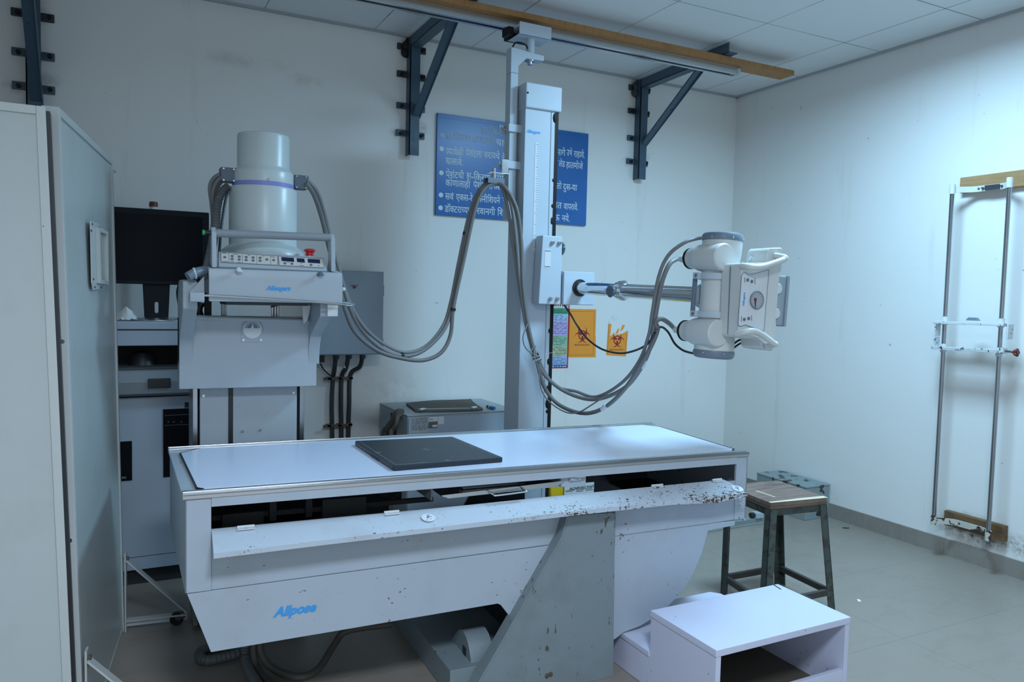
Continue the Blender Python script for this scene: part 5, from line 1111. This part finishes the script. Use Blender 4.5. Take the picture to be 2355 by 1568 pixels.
# skirt plates, front and rear
SK = [(0.011, 0.479), (0.075, 0.297), (0.978, 0.315), (0.990, 0.308), (1.033, 0.251), (1.18, 0.10), (1.30, 0.08), (1.445, 0.118), (1.48, 0.137), (1.55, 0.150), (1.639, 0.185), (1.70, 0.230), (1.744, 0.270), (1.785, 0.330), (1.815, 0.392), (1.842, 0.480), (1.968, 0.486), (1.968, 0.505)]
p = MB(tx); p.prism([(s, 0.0, z) for s, z in SK], (0, 0.008, 0)); sk1 = part('skirt_plate', p, 'table', t, 0.0015)
a, b_ = TP(627, 1419), TP(728, 1404); p = MB(tx); g = _glyphs('Allpose', 0.35, 0.045); letter(p, g, (a.x, -0.0012, a.z), Vector((b_.x-a.x, 0, b_.z-a.z)), Z, width=b_.x-a.x); part('logo', p, 'logo', sk1)
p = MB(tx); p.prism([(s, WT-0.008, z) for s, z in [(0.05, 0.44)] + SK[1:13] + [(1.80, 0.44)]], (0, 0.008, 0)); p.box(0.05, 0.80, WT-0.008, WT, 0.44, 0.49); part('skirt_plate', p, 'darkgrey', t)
# pedestal
p = MB(tx); PP = [(1.217, 0.604), (1.402, 0.602), (1.416, 0.0), (0.875, 0.0), (0.905, 0.075), (1.200, 0.535)]; p.prism([(s, -0.042, z) for s, z in PP], (0, 0.012, 0)); pd = part('pedestal_plate', p, 'pedestal', t, 0.002)
p = MB(tx); p.prism([(0.905, -0.042, 0.075), (1.200, -0.042, 0.535), (1.217, -0.042, 0.604), (1.211, -0.042, 0.606), (1.193, -0.042, 0.538), (0.898, -0.042, 0.078), (0.868, -0.042, 0), (0.875, -0.042, 0)], (0, 0.055, 0)); part('pedestal_flange', p, 'pedestal', t, 0.0015)
p = MB(tx); p.box(1.39, 1.412, -0.030, 0.0, 0, 0.60); p.box(1.22, 1.40, -0.03, 0.0, 0.52, 0.60); part('pedestal_web', p, 'pedestal', t)
c = TP(1266, 1550, -0.042); p = MB(tx); p.lathe((c.x, -0.042, c.z), (0, -1, 0), [(0.008, 0), (0.008, 0.003), (0.004, 0.004)], 14); p.sph((c.x-0.014, -0.043, c.z-0.003), 0.008, 10, 6, (1, 0.4, 1.2)); part('earth_bolt', p, 'rusty', pd)
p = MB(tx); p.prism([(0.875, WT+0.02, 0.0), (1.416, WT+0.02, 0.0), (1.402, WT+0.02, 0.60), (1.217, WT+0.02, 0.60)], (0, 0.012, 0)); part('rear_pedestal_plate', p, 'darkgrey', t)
p = MB(tx); p.box(0.82, 1.42, 0.02, WT+0.02, 0.0, 0.10); part('pedestal_base', p, 'pedestal', t, 0.003)
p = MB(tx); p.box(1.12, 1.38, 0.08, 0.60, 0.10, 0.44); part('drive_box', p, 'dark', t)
p = MB(tx); p.box(0.06, 1.25, 0.40, 0.44, 0.33, 0.48); part('cross_beam', p, 'dark', t)  # added dark member that keeps the space under the table dark
mc = [(0.30, 0.10), (0.19, 0.205), (0.165, 0.226), (0.13, 0.234), (0.095, 0.224), (0.07, 0.200), (0.05, 0.165), (0.035, 0.10), (0.06, 0.085), (0.0, 0.05), (0.0, 0.02), (0.30, 0.02)]
mc = [(w, z-0.055 if z > 0.06 else z) for w, z in mc]
p = MB(tx); p.prism([(0.905, w, z) for w, z in mc], (0.085, 0, 0)); mo = part('motor_cover', p, 'pedestal', t, 0.003)
p = MB(tx); p.box(0.9035, 0.905, 0.095, 0.125, 0.075, 0.130); part('cover_slot', p, 'black', mo)
p = MB(tx); p.lathe((1.03, 0.06, 0.12), X, [(0.035, 0), (0.05, 0.005), (0.05, 0.02), (0.03, 0.025)], 24); part('drive_wheel', p, 'darkgrey', t)

# ================================================================== DETECTOR PLATE ON THE TABLE
dq = [az(905, 1072, 0.787), az(1158, 1052, 0.787), az(1041, 1003.5, 0.787), az(815, 1013.5, 0.787)]
cen = sum(dq, Vector())/4
t = thing('detector_panel', 'thin black square detector panel lying on the white table top', 'x-ray detector', (cen.x, cen.y, 0.7705))
def dp(a, b): return dq[0].lerp(dq[1], a).lerp(dq[3].lerp(dq[2], a), b)
def rr(c, n=3):
    o_ = []
    for (a, b_, q0) in ((c, c, PI), (1-c, c, 1.5*PI), (1-c, 1-c, 0), (c, 1-c, 0.5*PI)):
        for k in range(n+1): q = q0+0.5*PI*k/n; o_.append(dp(a+c*math.cos(q), b_+c*math.sin(q)))
    return o_
top = rr(0.025)
p = MB(); p.prism([Vector((v.x, v.y, 0.7705)) for v in top], (0, 0, 0.0165)); part('case', p, 'slab', t, 0.0025)
mk = MB()
def dl(a0, b0, a1, b1, w=0.0012): mk.bar(dp(a0, b0)+Z*0.0003, dp(a1, b1)+Z*0.0003, w, 0.0003)
dl(0.45, 0.5, 0.55, 0.5); dl(0.5, 0.45, 0.5, 0.55); dl(0.035, 0.05, 0.035, 0.95, 0.0009); dl(0.965, 0.05, 0.965, 0.95, 0.0009); dl(0.035, 0.04, 0.32, 0.04, 0.0009)
dl(0.035, 0.5, 0.08, 0.5); dl(0.02, 0.5, 0.05, 0.46); dl(0.93, 0.5, 0.965, 0.5); dl(0.5, 0.04, 0.5, 0.08); dl(0.48, 0.05, 0.53, 0.045)
part('centre_marks', mk, 'label_grey', t)
p = MB(); 
for b0, b1 in ((0.35, 0.55),): p.prism([Vector((v.x, v.y, 0.7708)) for v in (dp(-0.004, b0), dp(-0.004, b1), dp(0.01, b1), dp(0.01, b0))], (0, 0, 0.008))
part('grip_recess', p, 'black', t)
p = MB()
for b_ in (0.80, 0.86, 0.72): v = dp(-0.0015, b_); bolt(p, Vector((v.x, v.y, 0.779)), (-1, 0, 0), 0.0018, 0.001)
part('status_light', p, 'label_grey', t)

# ================================================================== STOOL
t = thing('work_stool', 'square wooden stool with rusty green angle iron legs', 'stool', (-1.40, -1.85, 0))
ZS = 0.50
A_, C_ = az(1772, 1163, 0.485), az(1905, 1148, 0.49); W_ = (C_-A_).length; ux = (C_-A_); ux.z = 0; ux.normalize(); uy = Vector((-ux.y, ux.x, 0))
S0 = Vector((A_.x, A_.y, 0))
def st(a, b, z): q = S0+ux*a+uy*b; return Vector((q.x, q.y, z))
D_ = 0.325
p = MB(); p.prism([st(0.005, 0, ZS-0.02), st(W_-0.01, 0, ZS-0.02), st(W_, 0.012, ZS-0.02), st(W_, D_, ZS-0.02), st(0, D_, ZS-0.02), st(0, 0.01, ZS-0.02)], (0, 0, 0.018)); se = part('seat', p, 'ply', t, 0.002)
p = MB(); p.prism([st(0.0, -0.001, ZS-0.002), st(W_-0.003, -0.001, ZS-0.002), st(W_-0.002, 0.030, ZS-0.002), st(0.2, 0.026, ZS-0.002), st(0.0, 0.014, ZS-0.002)], (0, 0, 0.0006)); part('bare_edge', p, 'ply_pale', se)
p = MB(); p.bar(st(0.075, 0.19, ZS-0.0018), st(0.085, 0.075, ZS-0.0018), 0.008, 0.0006); part('scrape', p, 'ply_pale', se)
p = MB(); p.prism([st(0.003, 0.003, ZS-0.032), st(W_-0.003, 0.003, ZS-0.032), st(W_-0.003, D_-0.003, ZS-0.032), st(0.003, D_-0.003, ZS-0.032)], (0, 0, 0.0125)); part('seat_edge', p, 'ply_edge', se)
p = MB()
for (a0, b0, a1, b1) in ((0.02, 0.012, W_-0.02, 0.012), (0.02, D_-0.012, W_-0.02, D_-0.012), (0.012, 0.02, 0.012, D_-0.02), (W_-0.012, 0.02, W_-0.012, D_-0.02)): p.bar(st(a0, b0, ZS-0.048), st(a1, b1, ZS-0.048), 0.005, 0.032)
part('apron', p, 'green_steel', t)
# feet from the floor marks: front left, back left, front right, back right
RA = [(-1.597, -2.005), (-1.530, -1.690), (-1.216, -2.010), (-1.191, -1.697)]
tops = [(0.016, 0.016), (0.016, D_-0.016), (W_-0.016, 0.016), (W_-0.016, D_-0.016)]
sg = [(1, 1), (1, -1), (-1, 1), (-1, -1)]; feet = []
for (rx, ry), (a, b_), (sa_, sb_) in zip(RA, tops, sg):
    T_ = st(a, b_, ZS-0.034); R_ = Vector((rx, ry, 0.08)); d = (R_-T_)/(T_.z-0.08); Ft = T_+d*T_.z; Ft.z = 0; feet.append((T_, Ft))
    p = MB(); w = 0.036
    for (dx, dy, ex_, ey_) in ((0, 0, sa_*w, sb_*0.004), (0, 0, sa_*0.004, sb_*w)):
        q = [Vector((0, 0, 0)), ux*ex_, ux*ex_+uy*ey_, uy*ey_]; o_ = -ux*sa_*0.012-uy*sb_*0.012
        p.hexa([Ft+v+o_ for v in q], [T_+v+o_ for v in q])
    part('leg', p, 'green_steel', t)
def at_(k, z): T_, Ft = feet[k]; return Ft.lerp(T_, z/T_.z)
for i, j in ((0, 1), (2, 3), (0, 2), (1, 3)):
    p = MB(); p.bar(at_(i, 0.08), at_(j, 0.08), 0.018, 0.026); part('stretcher', p, 'rust_bar', t)

# ================================================================== STEP BOX
t = thing('step_stool', 'lilac white wooden two tread step box beside the table', 'step stool', (-2.08, -2.3, 0))
x0, x1, y0, y1, zt, zl_, yb_ = -2.376, -1.778, -2.562, -2.232, 0.28, 0.132, -1.895
TT = 0.024
p = MB(); p.box(x0-0.003, x1+0.003, y0, y1, zt-TT, zt); part('upper_tread', p, 'step', t, 0.003)
for xa, xb, nm in ((x0, x0+0.02, 'left_side'), (x1-0.02, x1, 'right_side')):
    p = MB(); p.prism([(xa, y0+0.002, 0), (xa, y0+0.002, zt-TT), (xa, y1, zt-TT), (xa, y1, zl_-0.02), (xa, yb_-0.004, zl_-0.02), (xa, yb_-0.004, 0)], (xb-xa, 0, 0)); part(nm, p, 'step', t, 0.002)
p = MB(); p.box(x0+0.02, x1-0.02, y1-0.018, y1, zl_-0.02, zt-TT); part('riser', p, 'step', t, 0.001)
p = MB(); p.prism([(x0-0.003, y1, zl_-0.02), (x1+0.003, y1, zl_-0.02), (x1+0.003, yb_-0.035, zl_-0.02), (x1-0.028, yb_, zl_-0.02), (x0-0.003, yb_, zl_-0.02)], (0, 0, 0.02)); part('lower_tread', p, 'step', t, 0.003)
p = MB(); p.box(x0+0.02, x1-0.02, yb_-0.03, yb_-0.012, 0, zl_-0.02); part('toe_board', p, 'step', t)
p = MB(); p.box(x0+0.02, x1-0.02, y0+0.004, y0+0.022, 0, 0.096); part('kick_board', p, 'step', t, 0.002)
M['brown_in'] = plain('brown_board', (0.10, 0.085, 0.06), 0.6)
p = MB(); p.box(x0+0.02, x1-0.02, y0+0.022, -1.93, 0.004, 0.014); part('inner_bottom', p, 'brown_in', t)
p = MB(); p.bar(az(1779, 1344, zt+0.0003), az(1796, 1355, zt+0.0003), 0.006, 0.0005); p.bar(az(1850, 1368, zt+0.0003), az(1866, 1375, zt+0.0003), 0.006, 0.0005); part('chipped_spot', p, 'ink', t)

# ================================================================== SMALL BOX BY THE WALL, FLOOR RAIL
t = thing('metal_box', 'low grey green metal box with peeling paint in the wall corner', 'box', (-0.12, -0.79, 0))
p = MB(); p.box(-0.222, -0.013, -0.985, -0.57, 0, 0.205); part('case', p, 'boxgrey', t, 0.003)
p = MB(); p.box(-0.225, -0.012, -0.988, -0.567, 0.205, 0.213); part('lid', p, 'boxgrey', t, 0.002)
t = thing('floor_rail', 'grey steel floor rail of the tube stand, ending beside the stool', 'rail', (-1.0, -0.89, 0))
p = MB(); p.box(-3.2, -0.475, -0.925, -0.855, 0, 0.006); p.box(-3.2, -0.475, -0.905, -0.875, 0.006, 0.030); part('track', p, 'rail_floor', t, 0.002)
p = MB(); p.box(-0.56, -0.50, -0.915, -0.865, 0.030, 0.065); es = part('end_stop', p, 'cap_grey', t, 0.004)
bpy.data.objects[es.name].data.materials[0] = M['grey']
p = MB(); p.cyl((-0.56, -0.89, 0.05), (-0.585, -0.89, 0.05), 0.016, 18); part('bumper', p, 'black', es)
p = MB(); p.cyl((-1.05, -0.66, 0.0), (-1.05, -0.66, 0.05), 0.05, 20); 
# ================================================================== BIN BEHIND THE TABLE
a, b_ = ay(1268, 1112, -0.50), ay(1366, 1108, -0.50)
t = thing('waste_bin', 'yellow waste bin glimpsed through the open table slot', 'bin', (-1.62, -0.36, 0))
p = MB(); p.hexa([(-1.75, -0.48, 0), (-1.47, -0.48, 0), (-1.47, -0.24, 0), (-1.75, -0.24, 0)], [(-1.79, -0.50, 0.40), (-1.44, -0.50, 0.40), (-1.44, -0.22, 0.40), (-1.79, -0.22, 0.40)]); part('body', p, 'yellow', t, 0.01)
p = MB(); p.box(-1.80, -1.43, -0.51, -0.21, 0.40, 0.43); part('lid', p, 'yellow', t, 0.01)
def bp_(px, py): return ay(920+px/4.71, 1060+py/4.71, -0.498)
c0, c1 = bp_(1780, 250), bp_(2096, 330); p = MB(); p.prism([(c0.x, -0.4955, c1.z-0.07), (c1.x, -0.4955, c1.z-0.07), (c1.x, -0.4985, c0.z+0.012), (c0.x, -0.4985, c0.z+0.012)], (0, -0.003, 0)); part('label_sheet', p, 'label', t)
v = bp_(1835, 302); g = _glyphs('INCINERABLE WASTE', 0, 0.02); p = MB(); letter(p, g, (v.x, -0.5017, v.z-0.006), X, Z, width=bp_(2110, 302).x-v.x, height=0.021); part('label_lettering', p, 'ink', t)
p = MB()
for (q0, q1, y_) in ((1790, 1890, 318), (1905, 1990, 312), (2005, 2080, 300), (1790, 1870, 330), (1905, 1980, 326), (2005, 2090, 314)):
    e0, e1 = bp_(q0, y_), bp_(q1, y_); p.box(e0.x, e1.x, -0.5019, -0.5012, e0.z-0.002, e0.z)
part('label_lines', p, 'ink', t)
t2 = thing('waste_bin', 'pale grey bin glimpsed through the table slot beside the yellow one', 'bin', (-1.95, -0.40, 0))
p = MB(); p.hexa([(-1.99, -0.50, 0), (-1.82, -0.50, 0), (-1.82, -0.30, 0), (-1.99, -0.30, 0)], [(-2.0, -0.51, 0.42), (-1.81, -0.51, 0.42), (-1.81, -0.29, 0.42), (-2.0, -0.29, 0.42)]); part('body', p, 'label', t2, 0.008)

# ================================================================== CHEST STAND ON THE RIGHT WALL
t = thing('chest_stand', 'wall mounted chest stand of two steel poles on wooden blocks', 'x-ray stand', (-0.1, -1.9, 0.17))
p = MB(); p.box(-0.035, 0, -2.068, -1.735, 1.957, 2.038); part('upper_block', p, 'block', t, 0.003)
p = MB(); p.box(-0.035, 0, -2.070, -1.752, 0.170, 0.250); part('lower_block', p, 'block_rot', t, 0.003)
PXX = -0.125
ya, yb = -1.755, -2.045
for y in (ya, yb):
    p = MB(); p.cyl((PXX, y, 0.20), (PXX, y, 1.975), 0.0105, 18); part('pole', p, 'stand_steel', t)
def yoke(z, mat, h, capz):
    p = MB(); n = 14; vs = []; fs = []
    for k in range(n+1):
        f = k/n; y = ya+(yb-ya)*f; b = 1-(2*f-1)**2; b = min(1, b*1.35); x = PXX+0.075*b
        for dx in (-0.004, 0.004):
            for dz in (-h/2, h/2): vs.append((x+dx, y, z+dz))
    for k in range(n):
        o = 4*k
        for a, b2 in ((0, 1), (1, 3), (3, 2), (2, 0)): fs.append((o+a, o+b2, o+4+b2, o+4+a))
    fs += [(0, 2, 3, 1), (4*n+1, 4*n+3, 4*n+2, 4*n)]
    p.add(vs, fs)
    yo = part('yoke', p, mat, t)
    p = MB(); p.cyl((PXX+0.07, (ya+yb)/2-0.05, z), (0.0, (ya+yb)/2-0.05, z), 0.006, 10); p.cyl((PXX+0.07, (ya+yb)/2+0.05, z), (0.0, (ya+yb)/2+0.05, z), 0.006, 10); part('yoke_bolt', p, 'rusty', yo)
    for y in (ya, yb):
        p = MB(); p.cyl((PXX, y, z-h*0.75), (PXX, y, z+h*0.9), 0.0145, 16); part('pole_cap', p, mat, yo)
    return yo
u1 = yoke(1.965, 'white', 0.030, 0); yoke(0.205, 'rust_white', 0.032, 0)
p = MB(); p.box(PXX+0.062, PXX+0.0655, -1.96, -1.885, 1.953, 1.977); part('nameplate', p, 'ink', u1)
p = MB()
for y in (-1.874, -1.970): bolt(p, (PXX+0.068, y, 1.965), (-1, 0, 0), 0.006, 0.008)
part('plate_screw', p, 'rusty', u1)
# sliding cassette holder
zu, zl = ax(2240, 740, PXX).z, ax(2240, 805, PXX).z
yl_, yr_ = ax(2150, 742, PXX-0.03).y, ax(2318, 745, PXX-0.03).y
ul, ur = ax(2152, 741, PXX-0.02), ax(2315, 747, PXX-0.02); ll, lr = ax(2148, 800, PXX-0.02), ax(2300, 808, PXX-0.02)
p = MB(); p.bar(ul, ur, 0.05, 0.014); ca = part('upper_jaw', p, 'chip_white', t, 0.002)
p = MB(); p.bar(ll, lr, 0.05, 0.014); p.bar(ll+Vector((-0.024, 0, 0.006)), lr+Vector((-0.024, 0, 0.006)), 0.004, 0.012); cb = part('lower_jaw', p, 'chip_white', t, 0.002)
p = MB(); p.bar(ul+Vector((0, -0.012, 0)), ul.lerp(ll, 0.52)+Vector((0, -0.012, 0)), 0.045, 0.008, (0, 1, 0)); part('upper_stop', p, 'chip_white', t, 0.002)
p = MB(); p.bar(ul.lerp(ll, 0.55)+Vector((0, -0.010, 0)), ll+Vector((0, -0.010, 0)), 0.045, 0.010, (0, 1, 0)); part('lower_stop', p, 'chip_white', t, 0.002)
e = ax(2324, 745, PXX-0.02); e2 = ax(2321, 780, PXX-0.02); p = MB(); p.bar(e, e2, 0.045, 0.010, (0, 1, 0)); part('right_stop', p, 'chip_white', t, 0.002)
p = MB(); c = ax(2235, 737, PXX-0.01); p.prism([c+Vector((0, 0.035, 0)), c+Vector((0, 0.02, 0.016)), c+Vector((0, -0.02, 0.016)), c+Vector((0, -0.035, 0))], (0.02, 0, 0)); part('release_lever', p, 'cap_grey', t, 0.002)
for y in (ya, yb):
    for z in (zu, zl): p = MB(); p.cyl((PXX, y, z-0.022), (PXX, y, z+0.022), 0.0155, 16); part('slider_collar', p, 'white', t)
c = ax(2306, 806, PXX-0.01); c2 = ax(2334, 810, PXX-0.01)
p = MB(); p.box(c.x-0.018, c.x+0.018, c.y-0.014, c.y+0.008, c.z-0.014, c.z+0.014); part('knob_block', p, 'chip_white', t, 0.002)
p = MB(); p.cyl(c, c2, 0.005, 10); kn = part('clamp_screw', p, 'rusty', t)
p = MB(); d_ = (c2-c).normalized()
M['knob_red'] = plain('faded_red_plastic', (0.15, 0.035, 0.022), 0.5)
p.cyl(c2-d_*0.006, c2+d_*0.018, 0.010, 12)
for k in range(5): a_ = 2*PI*k/5; p.sph(c2+d_*0.008+Vector((0.013*math.cos(a_), 0, 0.013*math.sin(a_))), 0.0085, 8, 6)
part('clamp_knob', p, 'knob_red', kn)
p = MB(); c = ax(2316, 749, PXX-0.03); p.sph(c, 0.004, 8, 6); part('jaw_rivet', p, 'darkred', ca)

# ================================================================== HOSES AND BITS ON THE FLOOR
def fh(c, r, mat, lb, rib=0.0):
    P_ = [az(px, py, z) for px, py, z in c]; p = MB(); p.tube(P_, r, 12, 8, rib, 0.009); single('floor_hose', p, mat, lb, 'hose', (P_[0].x, P_[0].y, 0), 'hoses under the examination table')
fh([(560, 1498, 0.025), (520, 1510, 0.02), (480, 1518, 0.02), (461, 1513, 0.02), (463, 1497, 0.02), (490, 1488, 0.02), (560, 1470, 0.02), (700, 1440, 0.02)], 0.0175, 'corr', 'ribbed grey hose loop poking out under the left table end', 0.08)
fh([(585, 1470, 0.10), (583, 1500, 0.06), (592, 1535, 0.02), (615, 1566, 0.018), (660, 1600, 0.018)], 0.012, 'brown_hose', 'thin brown hose running down and forward under the table')
fh([(600, 1470, 0.10), (600, 1500, 0.06), (625, 1535, 0.02), (680, 1556, 0.02), (730, 1540, 0.02), (770, 1480, 0.06), (800, 1450, 0.09), (900, 1435, 0.10)], 0.013, 'brown_hose', 'thicker brown hose forming a wide loop under the table')
fh([(566, 1480, 0.08), (565, 1510, 0.03), (575, 1545, 0.02), (600, 1585, 0.02)], 0.0165, 'corr', 'dark ribbed hose standing beside the brown hoses under the table', 0.08)
v = az(1975, 1382, 0.0); p = MB(); p.prism([v+Vector((-0.012, -0.006, 0.001)), v+Vector((0.004, -0.010, 0.001)), v+Vector((0.012, 0.004, 0.004)), v+Vector((-0.004, 0.008, 0.007))], (0, 0, 0.0006)); single('paper_scrap', p, 'paper', 'tiny white paper scrap on the floor right of the step box', 'scrap', v)
v = az(1945, 1215, 0.0); p = MB(); p.tube([v+Vector((-0.018, 0.006, 0.006)), v+Vector((-0.008, 0.004, 0.005)), v+Vector((0.004, -0.004, 0.004)), v+Vector((0.018, -0.008, 0.004))], 0.0035, 7, 4); single('dry_twig', p, 'rusty', 'small brown dry twig on the floor near the skirting', 'twig', v)
